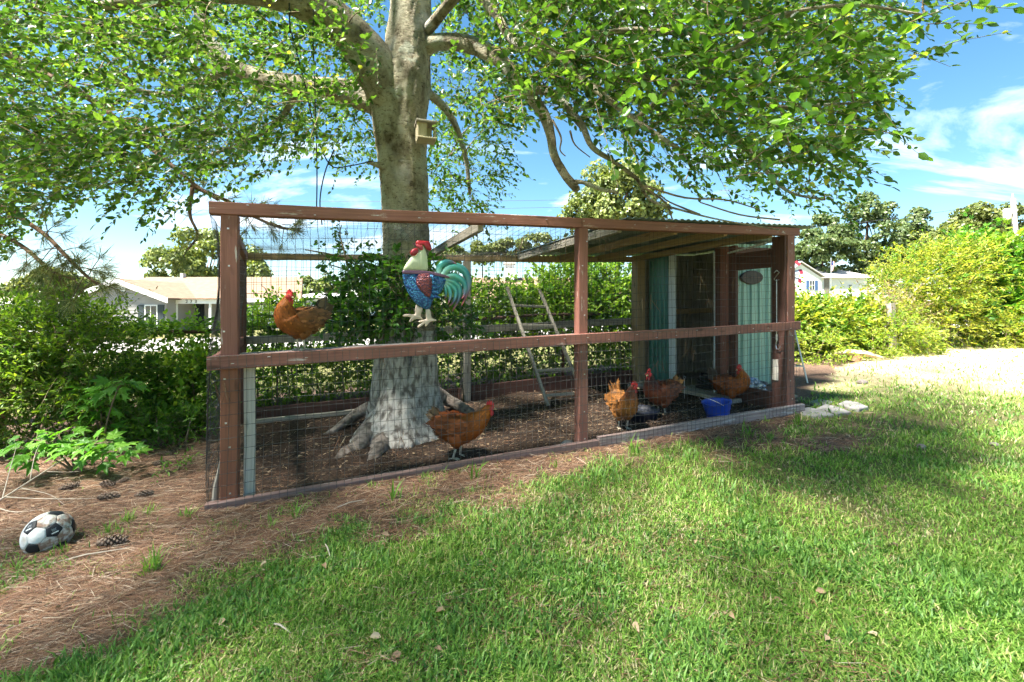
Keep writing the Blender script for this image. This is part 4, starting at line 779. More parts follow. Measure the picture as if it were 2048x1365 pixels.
def hen(label, loc, heading, sc, stops, tailc, neck='up', yaw=0.0, stand=0.0, step=0.0, tail_len=1.0, tail_up=.9, dark=.42, fat=1.0):
    """body runs along +X; heading turns it about Z"""
    h = root('hen', label, 'chicken', loc, 'chickens in the run', (0, 0, heading)); mt = mat_hen('hen_plumage', stops, dark); g = np.random.default_rng(int(abs(loc[0]) * 1000) + 5)
    tr = [(-.185, .315, .02, .02), (-.165, .30, .05, .055), (-.12, .27, .085, .095), (-.05, .24, .105, .115), (.03, .232, .108, .115), (.095, .255, .09, .10)]
    if neck == 'up': tr += [(.128, .305, .078, .086), (.145, .355, .06, .066), (.155, .397, .045, .048), (.168, .427, .034, .035), (.19, .438, .026, .026), (.208, .433, .013, .014)]
    else: tr += [(.15, .295, .078, .084), (.19, .33, .058, .062), (.22, .366, .042, .046), (.24, .395, .032, .033), (.265, .402, .026, .026), (.282, .396, .013, .014)]
    q = smooth_pts([(*r_, i / (len(tr) - 1)) for i, r_ in enumerate(tr)], 6); n = 26; P = [Vector((r_[0], 0, r_[1])) for r_ in q]
    ip = 6; pv = Vector((tr[ip][0], 0, tr[ip][1])); t0 = ip / (len(tr) - 1)
    def turn(v, tt):
        w_ = min(1, max(0, (tt - t0) / (.82 - t0))); w_ = w_ * w_ * (3 - 2 * w_); c_, s_ = math.cos(yaw * w_), math.sin(yaw * w_); d_ = v - pv
        return pv + Vector((d_.x * c_ - d_.y * s_, d_.x * s_ + d_.y * c_, d_.z))
    V = []; Wc = []; nor = []; tan = []
    for i, r_ in enumerate(q):
        T = (P[min(i + 1, len(P) - 1)] - P[max(i - 1, 0)]).normalized(); Y = Vector((0, 1, 0)); Nn = T.cross(Y) * -1
        for j in range(n):
            th = 2 * math.pi * j / n; f_ = fat if i < 34 else 1; wob = 1 + .05 * math.sin(9 * th + i * 1.9) * (1 if i < 46 else .2)
            o = Y * (r_[2] * f_ * wob * math.cos(th)) + Nn * (r_[3] * wob * math.sin(th)); v = turn(P[i] + o, r_[4]); V.append(v); Wc.append((r_[4], th, 0)); nor.append((turn(P[i] + o * 1.1, r_[4]) - v).normalized()); tan.append((turn(P[i] + T * .01, r_[4]) - turn(P[i], r_[4])).normalized())
    mb = MB(); mm = len(q); mb.add(V, [(i * n + j, i * n + (j + 1) % n, (i + 1) * n + (j + 1) % n, (i + 1) * n + j) for i in range(mm - 1) for j in range(n)] + [tuple(range(n - 1, -1, -1)), tuple((mm - 1) * n + j for j in range(n))], Wc)
    # thighs and the two feet belong to the legs
    bo = mb.build('body', mt, h, smooth=True, raw=True)
    # feathers lying over the body
    cnt = 1300; ii = g.integers(2, mm - 12, cnt); jj = g.integers(0, n, cnt); ix = ii * n + jj; VV = np.array([list(v) for v in V]); NN = np.array([list(v) for v in nor]); TT = np.array([list(v) for v in tan])
    pos = VV[ix] + NN[ix] * .001; dirs = -TT[ix] + NN[ix] * .14 + g.normal(0, .1, (cnt, 3)) + np.array([0, 0, -.12]); sz = np.where(ii < 26, g.uniform(.026, .044, cnt), g.uniform(.018, .03, cnt))
    Vf, Ff = place((OVAL[0] * np.array([1, .95, .35]), OVAL[1]), pos, dirs, NN[ix], sz); tw = np.repeat(np.array([w_[0] for w_ in Wc])[ix], 6); at = np.stack([tw, np.zeros_like(tw), np.zeros_like(tw)], -1)
    pl = link('plumage', npmesh('plumage', Vf, Ff, False, {'wc': ('FLOAT_VECTOR', at)}), mt, bo, raw=True, kind='stuff')
    # wings
    for sg in (-1, 1):
        vs = []; wcs = []; rows_ = 9; cols = 8
        for i in range(rows_ + 1):
            t_ = i / rows_; x_ = .085 - .25 * t_; hw = .055 * math.sin(math.pi * min(1, .18 + .82 * t_)) ** .6 + .004
            for j in range(cols + 1):
                u_ = j / cols * 2 - 1; bul = (1 - u_ * u_) * .022 * math.sin(math.pi * min(.95, .1 + t_)); vs.append((x_ + .02 * u_, sg * (.088 * fat + .014 + bul - .03 * max(0, t_ - .6) - .02 * max(0, .25 - t_)), .262 + hw * u_ + .035 * t_)); wcs.append((.36 - .2 * t_, 0, 0))
        mb = MB(); mb.add(vs, [(i * (cols + 1) + j, i * (cols + 1) + j + 1, (i + 1) * (cols + 1) + j + 1, (i + 1) * (cols + 1) + j) for i in range(rows_) for j in range(cols)], wcs); wg = mb.build('wing', mt, h, smooth=True, raw=True)
        c2 = 70; k_ = g.integers(0, len(vs), c2); pos = np.array(vs)[k_] + np.array([0, sg * .004, 0]); dirs = np.tile([-1, sg * .08, .02], (c2, 1)) + g.normal(0, .1, (c2, 3)); Vf, Ff = place((OVAL[0] * np.array([1, .8, .3]), OVAL[1]), pos, dirs, np.tile([0, sg * 1.0, .2], (c2, 1)), g.uniform(.04, .07, c2)); a_ = np.repeat(np.array([w_[0] for w_ in wcs])[k_], 6)
        link('wing_feathers', npmesh('wf', Vf, Ff, False, {'wc': ('FLOAT_VECTOR', np.stack([a_, a_ * 0, a_ * 0], -1))}), mt, wg, raw=True, kind='stuff')
    # tail fan
    mtl = mat_hen('hen_tail', [(0, tailc[0]), (.5, tailc[1]), (1, tailc[1])], .6); cnt = 22; pos = np.stack([np.full(cnt, -.15), g.normal(0, .02, cnt), g.uniform(.275, .325, cnt)], -1); an = g.uniform(tail_up - .55, tail_up + .25, cnt)
    dirs = np.stack([-np.cos(an), g.normal(0, .2, cnt), np.sin(an)], -1); nl = np.stack([g.normal(0, .15, cnt), np.where(g.uniform(0, 1, cnt) < .5, -1, 1), g.normal(0, .2, cnt)], -1)
    Vf, Ff = place((OVAL[0] * np.array([1, .75, .5]), OVAL[1]), pos, dirs, nl, g.uniform(.1, .165, cnt) * tail_len); a_ = np.repeat(g.uniform(0, 1, cnt), 6); link('tail', npmesh('tail', Vf, Ff, False, {'wc': ('FLOAT_VECTOR', np.stack([a_, a_ * 0, a_ * 0], -1))}), mtl, h, raw=True)
    # head furniture
    hd = Vector((tr[-2][0] - .012, 0, tr[-2][1])); tk = lambda v: turn(Vector(v), 1.0)
    px_, pz_ = hd.x, hd.z; comb = [(-.03, .018), (-.034, .04), (-.026, .033), (-.02, .056), (-.012, .04), (-.003, .064), (.004, .042), (.014, .058), (.018, .036), (.029, .042), (.03, .018), (.02, .012), (-.02, .012)]; L_ = [tk((px_ + a_, -.005, pz_ + b_)) for a_, b_ in comb]; R_ = [tk((px_ + a_, .005, pz_ + b_)) for a_, b_ in comb]; nn = len(comb)
    mb = MB(); mb.add(L_ + R_, [tuple(range(nn)), tuple(range(2 * nn - 1, nn - 1, -1))] + [(i, nn + i, nn + (i + 1) % nn, (i + 1) % nn) for i in range(nn)]); mb.build('comb', M_RED, h, raw=True)
    for sg in (-1, 1):
        MB().ball(tk((px_ + .014, sg * .012, pz_ - .04)), (.011, .007, .022), 8, 6).build('wattle', M_RED, h, raw=True, smooth=True); MB().ball(tk((px_ + .006, sg * .019, pz_ - .002)), (.022, .010, .018), 9, 6).build('face', M_RED, h, raw=True, smooth=True)
        MB().ball(tk((px_ + .008, sg * .028, pz_ + .004)), .0045, 7, 5).build('eye', M_EYE, h, raw=True, smooth=True)
    MB().tube([tk((px_ + .022, 0, pz_ - .002)), tk((px_ + .04, 0, pz_ - .006)), tk((px_ + .052, 0, pz_ - .014))], [.011, .008, .002], 7).build('beak', M_BEAK, h, raw=True, smooth=True)
    for sg in (-1, 1):
        st = step * sg; hip = Vector((-.02, sg * .05, .2)); kn = Vector((.005 + st * .4, sg * .048, .125)); an_ = Vector((-.015 + st, sg * .045, .012))
        lg_ = MB().tube([hip, kn, kn.lerp(an_, .3)], [.078, .05, .018], 10).build('leg', mt, h, raw=True, smooth=True); lg_.data.attributes['wc'].data.foreach_set('vector', np.tile([.3, 0, 0], (len(lg_.data.vertices), 1)).astype(np.float32).ravel())
        mb = MB().tube([kn.lerp(an_, .15), kn.lerp(an_, .6), an_], [.0105, .008, .0085], 8)
        for a_ in (-.5, 0, .5, math.pi): mb.tube([an_, an_ + Vector((math.cos(a_) * .03, math.sin(a_) * .03, -.002)), an_ + Vector((math.cos(a_) * (.055 if a_ < 3 else .035), math.sin(a_) * .055, -.012))], [.006, .0055, .002], 6)
        mb.build('shank', M_LEG, lg_, raw=True, smooth=True)
    h.scale = (sc, sc, sc); return h
BUFF = [(0, (.16, .06, .02)), (.2, (.19, .05, .010)), (.45, (.30, .078, .012)), (.6, (.36, .10, .014)), (.78, (.40, .115, .014)), (.86, (.36, .095, .014)), (.93, (.5, .05, .04)), (1, (.5, .05, .04))]
GOLD = [(0, (.10, .06, .03)), (.2, (.15, .075, .03)), (.4, (.20, .07, .016)), (.55, (.33, .09, .013)), (.78, (.38, .11, .014)), (.86, (.34, .09, .014)), (.93, (.5, .05, .04)), (1, (.5, .05, .04))]
FLECK = [(0, (.12, .06, .025)), (.2, (.24, .10, .025)), (.45, (.36, .15, .04)), (.56, (.34, .13, .03)), (.66, (.16, .05, .02)), (.8, (.12, .04, .018)), (.9, (.3, .04, .03)), (1, (.5, .05, .04))]
DARK = [(0, (.14, .05, .025)), (.2, (.17, .055, .025)), (.45, (.19, .05, .02)), (.55, (.12, .03, .014)), (.66, (.04, .013, .01)), (.84, (.035, .012, .01)), (.92, (.4, .04, .035)), (1, (.5, .05, .04))]
tail_dk = ((.05, .035, .02), (.12, .085, .05)); tail_or = ((.07, .03, .015), (.32, .14, .04))
perch = W(front_s(600, .06), .07, 1.0); hen('golden hen perched on the middle rail with head turned', perch, R(236), .86, GOLD, tail_dk, 'up', R(100), tail_len=1.1, tail_up=.95, fat=1.25)
def on_soil(px, py): q = gp(px, py); return Vector((q.x, q.y, float(ground_z(q.x, q.y)) - .004))
hen('buff orange hen walking to the right past the tree roots', on_soil(917, 919), R(-4), 1.06, BUFF, tail_dk, 'fwd', R(-8), step=.02, tail_len=.75, tail_up=.95)
hen('speckled buff hen facing the wire near the middle post', on_soil(1247, 858), R(-78), 1.02, FLECK, tail_or, 'up', R(42), tail_len=1.0, tail_up=1.15, fat=1.05)
hen('dark red hen with blackish neck beside the tub', on_soil(1322, 832), R(205), 1.06, DARK, tail_or, 'up', R(20), tail_len=.9, tail_up=.8, fat=1.1)
hen('orange brown hen with black tail behind the blue bucket', on_soil(1462, 812), R(-12), .98, BUFF, ((.02, .016, .014), (.05, .035, .025)), 'up', R(-150), tail_len=1.05, tail_up=.95, fat=1.08)
# ------------------------------------------------------------------ painted metal rooster hung on the wire
ro = root('metal_rooster', 'painted metal rooster wall art with teal tail hung on the run', 'wall art', on_front(865, 640, -.03))
def zp(x, y, off): return on_front(760 + x / 6.205, 460 + y / 6.205, -.0) - V3 * (.012 + off)
def relief(name, poly, mat, base=0.0, dome=.018, par=ro):
    n = len(poly); q = smooth_pts(poly + [poly[0]], 3)[:-1]; n = len(q); cx, cy = np.mean(q, 0); rings = [(1, 0), (1, .004), (.93, .006 + dome * .35), (.7, .006 + dome * .8), (.35, .006 + dome)]; V = []; Wd = []
    for sc_, o in rings:
        for (x_, y_) in q: V.append(zp(cx + (x_ - cx) * sc_, cy + (y_ - cy) * sc_, base + o)); Wd.append((x_ / 100, y_ / 100, sc_))
    F = [(r_ * n + i, r_ * n + (i + 1) % n, (r_ + 1) * n + (i + 1) % n, (r_ + 1) * n + i) for r_ in range(len(rings) - 1) for i in range(n)] + [tuple(range((len(rings) - 1) * n, len(rings) * n)), tuple(range(n - 1, -1, -1))]
    mb = MB(); mb.add(V, F, Wd); return mb.build(name, mat, par, smooth=True)
def mat_scale(name, c1, c2, sc=60):
    m, t, b, N = newmat(name); k = t.links.new; tc = N('ShaderNodeTexCoord'); vo = N('ShaderNodeTexVoronoi'); vo.inputs['Scale'].default_value = sc; k(tc.outputs['Object'], vo.inputs['Vector'])
    r = ramp(N, [(.15, c2), (.6, c1)]); k(vo.outputs['Distance'], r.inputs[0]); k(r.outputs[0], b.inputs['Base Color']); b.inputs['Roughness'].default_value = .35; b.inputs['Metallic'].default_value = .25
    bp = N('ShaderNodeBump'); bp.inputs['Strength'].default_value = .8; bp.inputs['Distance'].default_value = .01; k(vo.outputs['Distance'], bp.inputs['Height']); k(bp.outputs[0], b.inputs['Normal']); return m
M_RBLUE = mat_scale('rooster_blue', (.02, .07, .22), (.07, .30, .50), 70); M_RRED = mat_scale('rooster_wing_red', (.10, .035, .06), (.33, .06, .04), 90)
M_RCREAM = mat_plain('rooster_cream', (.66, .66, .46), (.52, .55, .38), rough=.45, scale=14, stretch=(6, 6, .6)); M_RBAND = mat_plain('rooster_plum_band', (.17, .08, .12), (.09, .05, .09), rough=.4, metal=.3)
M_RFOOT = mat_plain('rooster_feet', (.62, .50, .40), (.5, .38, .30), rough=.5); M_RCOMB = mat_plain('rooster_comb', (.42, .02, .03), (.22, .015, .03), rough=.35, scale=10)
relief('body', [(272, 512), (420, 515), (580, 522), (720, 548), (840, 585), (800, 690), (740, 790), (655, 870), (625, 950), (600, 988), (560, 985), (500, 955), (420, 895), (345, 785), (298, 680), (278, 590)], M_RBLUE, 0, .03)
relief('shoulder_band', [(270, 510), (430, 508), (580, 515), (720, 545), (842, 582), (832, 605), (720, 578), (580, 552), (430, 548), (278, 552)], M_RBAND, .022, .006)
relief('wing', [(432, 625), (462, 562), (530, 545), (610, 560), (640, 640), (630, 740), (610, 830), (560, 830), (485, 755), (442, 695)], M_RRED, .03, .02)
for i, (x0, y0, x1, y1) in enumerate([(600, 560, 695, 640), (620, 620, 705, 690), (625, 680, 712, 745), (625, 740, 720, 800), (610, 800, 728, 850)]):
    relief('wing_feather', [(x0, y0), ((x0 + x1) / 2, y0 + 8), (x1, y1 - 18), (x1 + 6, y1), (x1 - 30, y1 + 2), (x0, y0 + 55), (x0 - 12, y0 + 25)], M_RBLUE, .034 - .002 * i, .012)
relief('neck', [(278, 508), (300, 455), (340, 390), (385, 340), (445, 322), (470, 270), (515, 240), (520, 200), (545, 235), (572, 300), (584, 400), (578, 512), (430, 506)], M_RCREAM, .004, .025)
relief('comb', [(432, 185), (440, 150), (465, 136), (520, 142), (580, 145), (612, 165), (632, 240), (612, 262), (572, 250), (545, 215), (512, 190), (470, 195)], M_RCOMB, .012, .014)
relief('face', [(432, 188), (470, 192), (512, 195), (524, 235), (518, 262), (490, 262), (465, 235), (438, 215)], mat_plain('rooster_face', (.45, .06, .08), rough=.4), .02, .014)
relief('wattle', [(362, 285), (395, 245), (440, 236), (466, 256), (456, 298), (412, 333), (372, 318)], M_RCOMB, .022, .014); relief('beak', [(388, 168), (420, 178), (442, 192), (430, 212), (415, 196)], M_RBAND, .012, .006)
relief('foot', [(440, 920), (485, 960), (525, 975), (505, 1060), (530, 1105), (500, 1112), (440, 1110), (372, 1145), (356, 1134), (376, 1096), (345, 1078), (288, 1078), (286, 1055), (340, 1045), (420, 1050), (452, 1010), (448, 960)], M_RFOOT, -.004, .006)
relief('foot', [(560, 990), (612, 985), (636, 1085), (690, 1112), (682, 1134), (622, 1140), (572, 1194), (550, 1194), (556, 1160), (480, 1214), (462, 1206), (475, 1180), (545, 1130), (490, 1150), (468, 1140), (500, 1120), (560, 1110), (575, 1060)], M_RFOOT, .002, .006)
m, t, b, N = newmat('rooster_tail_teal'); k = t.links.new; at = N('ShaderNodeAttribute', attribute_name='wc'); sx = N('ShaderNodeSeparateXYZ'); k(at.outputs['Vector'], sx.inputs[0]); r_ = ramp(N, [(0, (.30, .50, .42)), (.25, (.10, .40, .34)), (.55, (.045, .22, .23)), (.8, (.10, .11, .16)), (1, (.45, .10, .10))]); k(sx.outputs[0], r_.inputs[0]); k(r_.outputs[0], b.inputs['Base Color']); b.inputs['Roughness'].default_value = .35; b.inputs['Metallic'].default_value = .3; M_RTAIL = m
for i, (pts, w0) in enumerate([([(720, 545), (735, 460), (800, 412), (880, 408), (950, 432)], 40), ([(760, 570), (840, 485), (940, 462), (1040, 520), (1092, 640), (1075, 780), (1000, 945)], 46), ([(790, 590), (900, 575), (1000, 625), (1050, 710), (1040, 800), (1000, 860)], 38), ([(800, 620), (915, 655), (982, 745), (965, 870), (888, 1012)], 34),
                               ([(800, 645), (885, 700), (935, 780), (910, 880), (850, 952)], 30), ([(800, 670), (850, 740), (866, 830), (832, 925)], 26), ([(795, 685), (812, 780), (800, 860)], 20)]):
    q = smooth_pts(pts, 7); nq = len(q); V = []; Wd = []; T = np.gradient(q, axis=0); T /= np.linalg.norm(T, axis=1, keepdims=True)
    for a_ in range(nq):
        tt = a_ / (nq - 1); w_ = w0 * (math.sin(math.pi * min(1, .25 + .75 * tt)) ** .8 + .04); nx_, ny_ = -T[a_][1], T[a_][0]
        for u_, o in ((-1, .002), (-.5, .012), (0, .016), (.5, .012), (1, .002), (1, 0), (-1, 0)): V.append(zp(q[a_][0] + nx_ * w_ * u_, q[a_][1] + ny_ * w_ * u_, .004 + .004 * (i % 3) + o)); Wd.append((tt, u_, 0))
    F = [(a_ * 7 + j, a_ * 7 + (j + 1) % 7, (a_ + 1) * 7 + (j + 1) % 7, (a_ + 1) * 7 + j) for a_ in range(nq - 1) for j in range(7)]; mb = MB(); mb.add(V, F, Wd); mb.build('tail_feather', M_RTAIL, ro, smooth=True)
# ------------------------------------------------------------------ old wire fence along the back, with growth on it
FD = 3.25
fence = root('chain_link_fence', 'rusty top railed chain link fence overgrown with vines behind the run', 'fence', W(-1, FD, 0))
M_RUST = mat_plain('rusty_pipe', (.11, .055, .04), (.06, .032, .026), rough=.8, scale=14)
MB().tube([W(s, FD + .01 * math.sin(s), 1.06 + .015 * math.sin(2 * s)) for s in np.linspace(-4.5, 5.0, 24)], .024, 8).build('top_rail', M_RUST, fence, smooth=True)
for s in (-4.3, -2.6, -.4, 1.9, 4.3): MB().tube([W(s, FD, -.1), W(s, FD, 1.1)], .026, 8).build('post', M_RUST, fence, smooth=True)
V = []; F = []; stp = .075
def cl(p, q):
    p = np.array(p); q = np.array(q); T = nrm(q - p); a_ = nrm(np.cross(T, [.3, .9, .1])); b_ = np.cross(T, a_); o = len(V) * 3
    for c_ in (p, q): V.append([c_ + .0014 * (math.cos(a) * a_ + math.sin(a) * b_) for a in (0, 2.094, 4.189)])
    for j in range(3): F.append((o + j, o + (j + 1) % 3, o + 3 + (j + 1) % 3, o + 3 + j))
for i in range(-62, 55):
    s = i * stp
    cl(W(s, FD, .02), W(s + 1.02, FD, 1.04)); cl(W(s + 1.02, FD + .004, .02), W(s, FD + .004, 1.04))
link('chain_link', npmesh('chain_link', np.array(V).reshape(-1, 3), np.array(F)), M_WIRE, fence, kind='stuff')
# ------------------------------------------------------------------ bushes
LM = {}
def leafmat(nm, a, b_, c_, trans=.45, tint=(1.6, 1.6, .6)):
    LM[nm] = mat_leaf(nm + '_leaves', [(0, a), (.5, b_), (1, c_)], trans=trans, tint=tint, rough=.42, spec=.3)
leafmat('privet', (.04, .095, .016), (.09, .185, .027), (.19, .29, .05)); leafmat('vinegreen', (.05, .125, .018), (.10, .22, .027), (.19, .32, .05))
leafmat('hedge', (.045, .12, .017), (.10, .22, .025), (.2, .33, .045)); leafmat('yellowgreen', (.10, .16, .02), (.22, .29, .035), (.38, .40, .06)); leafmat('gold', (.13, .17, .02), (.27, .30, .04), (.44, .41, .07))  # glare of full sun is put into the last two leaf colours
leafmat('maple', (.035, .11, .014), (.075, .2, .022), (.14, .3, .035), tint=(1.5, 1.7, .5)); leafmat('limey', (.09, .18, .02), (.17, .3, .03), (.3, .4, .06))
def bush(name, label, cat, lobes, n, M, size, mats, proto=OVAL, L=(.12, .3), group=None, base=None, shell=.55, stems=4, up=.3, parent=None):
    """lobes rows: centre (x,y,z) and radii (a,b,c); mats list of (material, weight): each material is one foliage part"""
    lobes = np.array(lobes, float); g = np.random.default_rng(int(abs(lobes[0, 0]) * 977 + abs(lobes[0, 1]) * 31 + n)); wt = lobes[:, 3] * lobes[:, 5]; wt = wt / wt.sum()
    c0 = lobes[:, :3].mean(0); b0 = Vector(base) if base is not None else Vector((c0[0], c0[1], float(gz(c0[0], c0[1])))); r = root(name, label, cat, b0, group); tot = sum(w for _, w in mats)
    for mi, (mt, w) in enumerate(mats):
        k_ = int(n * w / tot); la = lobes[g.choice(len(lobes), k_, p=wt)]; u = rand_dirs(g, k_); rad = g.uniform(shell, 1.0, (k_, 1)) * (1 + .22 * (vnoise(u[:, :1] * 3 + 7, u[:, 2:] * 3 + la[:, :1], 61) - .5) * 2)
        if mi and w < .5: u[:, 2] = np.abs(u[:, 2]); rad = np.maximum(rad, .85)  # minor, lighter leaf colours kept to the upper outside, imitating top light
        P = la[:, :3] + u * rad * la[:, 3:]; gnd = gz(P[:, 0], P[:, 1]); P[:, 2] = np.maximum(P[:, 2], gnd + g.uniform(.01, .12, k_)); d = nrm(u + rand_dirs(g, k_) * .6 + np.array([0, 0, up])); L_ = g.uniform(*L, k_) * np.where(g.uniform(0, 1, k_) < .07, 2.1, 1.0)
        a = twig_leaves(P, d, L_, M, size, g, flat=.7); V, F = place(proto, *a); link('foliage', npmesh('foliage', V, F), mt, r, kind='stuff')
        V, F = twig_stems(P, d, L_, .0018); link('twigs', npmesh('twigs', V, F), M_TWIG, r, kind='stuff')
    for i in range(stems):
        c_ = lobes[i % len(lobes)]; p0 = Vector((c_[0] + g.normal(0, c_[3] * .2), c_[1] + g.normal(0, c_[4] * .2), float(gz(c_[0], c_[1])) - .05)); p1 = Vector((c_[0] + g.normal(0, c_[3] * .4), c_[1] + g.normal(0, c_[4] * .4), c_[2] + c_[5] * .6)); md = p0.lerp(p1, .5) + Vector(g.normal(0, .06, 3))
        MB().tube([Vector(q) for q in smooth_pts([p0, md, p1], 4)], list(np.linspace(.014, .005, 9)), 6).build('stem', M_TWIG, r, smooth=True)
    return r
def lobe(px, py, z, rx, ry, dep=None):                            # radii in photo pixels at depth z
    p = ray(px, py, z); k_ = z / FPX; return (p.x, p.y, p.z, rx * k_, dep if dep else rx * k_ * .8, ry * k_)
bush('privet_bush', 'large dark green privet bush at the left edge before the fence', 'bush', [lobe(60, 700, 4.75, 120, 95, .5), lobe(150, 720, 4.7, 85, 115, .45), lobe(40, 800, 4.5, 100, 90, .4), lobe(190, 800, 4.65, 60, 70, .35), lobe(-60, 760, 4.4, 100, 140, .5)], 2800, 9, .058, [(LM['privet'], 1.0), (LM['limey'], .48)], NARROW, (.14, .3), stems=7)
bush('fence_vine', 'light green vine draped along the fence rail left of the run', 'vine', [(*W(s, FD, 1.04 + .04 * math.sin(s * 5)), .2, .14, .09) for s in np.arange(-2.0, .1, .2)], 420, 7, .055, [(LM['vinegreen'], 1.0), (LM['limey'], .3)], OVAL, (.06, .17), stems=3, base=W(-1.2, FD, 0))
bush('fence_shrub', 'bright green shrub filling the fence foot left of the run', 'bush', [lobe(300, 790, 5.3, 70, 65, .4), lobe(380, 760, 5.5, 60, 60, .35), lobe(260, 830, 4.9, 45, 45, .3), lobe(350, 850, 5.0, 50, 35, .3), lobe(410, 800, 5.4, 35, 60, .3)], 1100, 8, .062, [(LM['vinegreen'], 1.0), (LM['limey'], .35)], OVAL, (.1, .28), stems=5)
bush('ground_cover_shrub', 'low leafy shrub on the pine straw beside the left corner post', 'bush', [lobe(300, 855, 4.6, 55, 35, .22), lobe(380, 850, 4.7, 40, 30, .2), lobe(235, 850, 4.5, 40, 30, .2)], 260, 7, .055, [(LM['vinegreen'], 1.0)], NARROW, (.08, .2), stems=3)
bush('back_vine', 'vine on the fence rail behind the perched hen', 'vine', [(*W(s, FD, 1.12 + .06 * math.sin(s * 6)), .22, .16, .2) for s in np.arange(-.1, 1.3, .2)], 420, 8, .062, [(LM['hedge'], 1.0), (LM['limey'], .3)], OVAL, (.1, .28), stems=3, base=W(.6, FD, 0))
bush('back_shrub', 'sunlit yellow green shrub seen through the lower left wire', 'bush', [(*W(s, FD + .25, .4), .35, .3, .38) for s in np.arange(-.2, 1.8, .35)], 900, 8, .062, [(LM['limey'], 1.0), (LM['hedge'], .6)], OVAL, (.1, .26), stems=4)
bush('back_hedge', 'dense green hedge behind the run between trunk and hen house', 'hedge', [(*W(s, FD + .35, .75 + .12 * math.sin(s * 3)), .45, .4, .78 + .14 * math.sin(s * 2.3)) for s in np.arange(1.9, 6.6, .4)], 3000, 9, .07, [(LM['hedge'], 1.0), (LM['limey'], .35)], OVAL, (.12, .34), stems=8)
bush('hedge_tall_shoot', 'taller light green shrub rising over the back hedge', 'bush', [(*W(4.4, FD + .6, 1.35), .5, .4, .5), (*W(5.0, FD + .6, 1.45), .55, .4, .6), (*W(5.6, FD + .5, 1.4), .5, .4, .6), (*W(3.6, FD + .6, 1.2), .35, .3, .35)], 1100, 9, .075, [(LM['limey'], 1.0), (LM['hedge'], .6)], OVAL, (.14, .36), stems=5)
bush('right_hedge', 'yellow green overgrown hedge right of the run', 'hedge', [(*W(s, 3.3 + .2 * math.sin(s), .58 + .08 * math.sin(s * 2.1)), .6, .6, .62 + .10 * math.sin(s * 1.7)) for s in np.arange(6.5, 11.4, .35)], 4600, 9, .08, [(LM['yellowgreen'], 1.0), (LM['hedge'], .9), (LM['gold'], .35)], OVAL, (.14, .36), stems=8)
bush('weedy_shrub', 'low sunny shrub spilling onto the lawn before the right hedge', 'bush', [lobe(1785, 670, 9.6, 60, 45, .5), lobe(1730, 690, 9.3, 50, 30, .4), lobe(1640, 700, 8.8, 40, 35, .4), lobe(1820, 690, 9.8, 50, 30, .4)], 1000, 8, .07, [(LM['yellowgreen'], 1.0), (LM['limey'], .6)], NARROW, (.14, .36), stems=4)
bush('gold_bush', 'big golden yellow bush at the right edge of the yard', 'bush', [lobe(1850, 575, 11.0, 80, 90, .9), lobe(1900, 560, 11.2, 75, 80, .9), lobe(1870, 640, 10.8, 85, 60, .8), lobe(1800, 590, 10.8, 55, 55, .6), lobe(1925, 520, 11.3, 45, 45, .6)], 2600, 9, .085, [(LM['gold'], 1.0), (LM['yellowgreen'], 1.0), (LM['hedge'], .5)], NARROW, (.18, .42), stems=6)
bush('sweetgum_bush', 'tall bright green star leaved bush at the far right', 'bush', [lobe(1965, 520, 11.6, 55, 55, .8), lobe(2000, 570, 11.4, 70, 70, .9), lobe(2060, 600, 11.2, 75, 90, .9), lobe(1990, 640, 11.0, 70, 55, .8)], 1500, 7, .14, [(LM['maple'], 1.0), (LM['limey'], .4)], STAR, (.2, .45), stems=5)
bush('low_right_bush', 'rounded yellow bush by the lawn at the right border', 'bush', [lobe(2000, 665, 10.4, 50, 35, .5), lobe(2070, 660, 10.3, 50, 45, .5)], 800, 8, .07, [(LM['yellowgreen'], 1.0), (LM['gold'], .5)], NARROW, (.14, .32), stems=3)
bush('tall_weeds', 'tangled weeds and dead vines around the old post', 'weeds', [lobe(1765, 625, 9.9, 35, 55, .35), lobe(1800, 640, 10.0, 40, 45, .4)], 260, 7, .06, [(mat_leaf('dead_vine', [(0, (.16, .10, .06)), (.6, (.30, .21, .14)), (1, (.42, .34, .22))], trans=.2), 1.0), (LM['yellowgreen'], .6)], NARROW, (.2, .5), stems=3)
op = ray(1786, 600, 9.6); opb = Vector((op.x, op.y, float(gz(op.x, op.y)))); beam_thing('old_post', 'grey weathered fence post standing in the right hedge', 'post', opb - Z3 * .1, opb + Z3 * 1.05 + Vector((-.05, 0, 0)), U3, .15, .1, M_GREYW)
dt = W(.35, FD, .9); tag(MB().tube([dt, ray(560, 615, dt.y), ray(540, 600, dt.y), ray(531, 578, dt.y), ray(522, 570, dt.y)], [.014, .011, .009, .007, .005], 6).build('dead_stick', M_TWIG, loc=dt, smooth=True), 'dark bare stick rising from the vine left of the perched hen', 'stick')
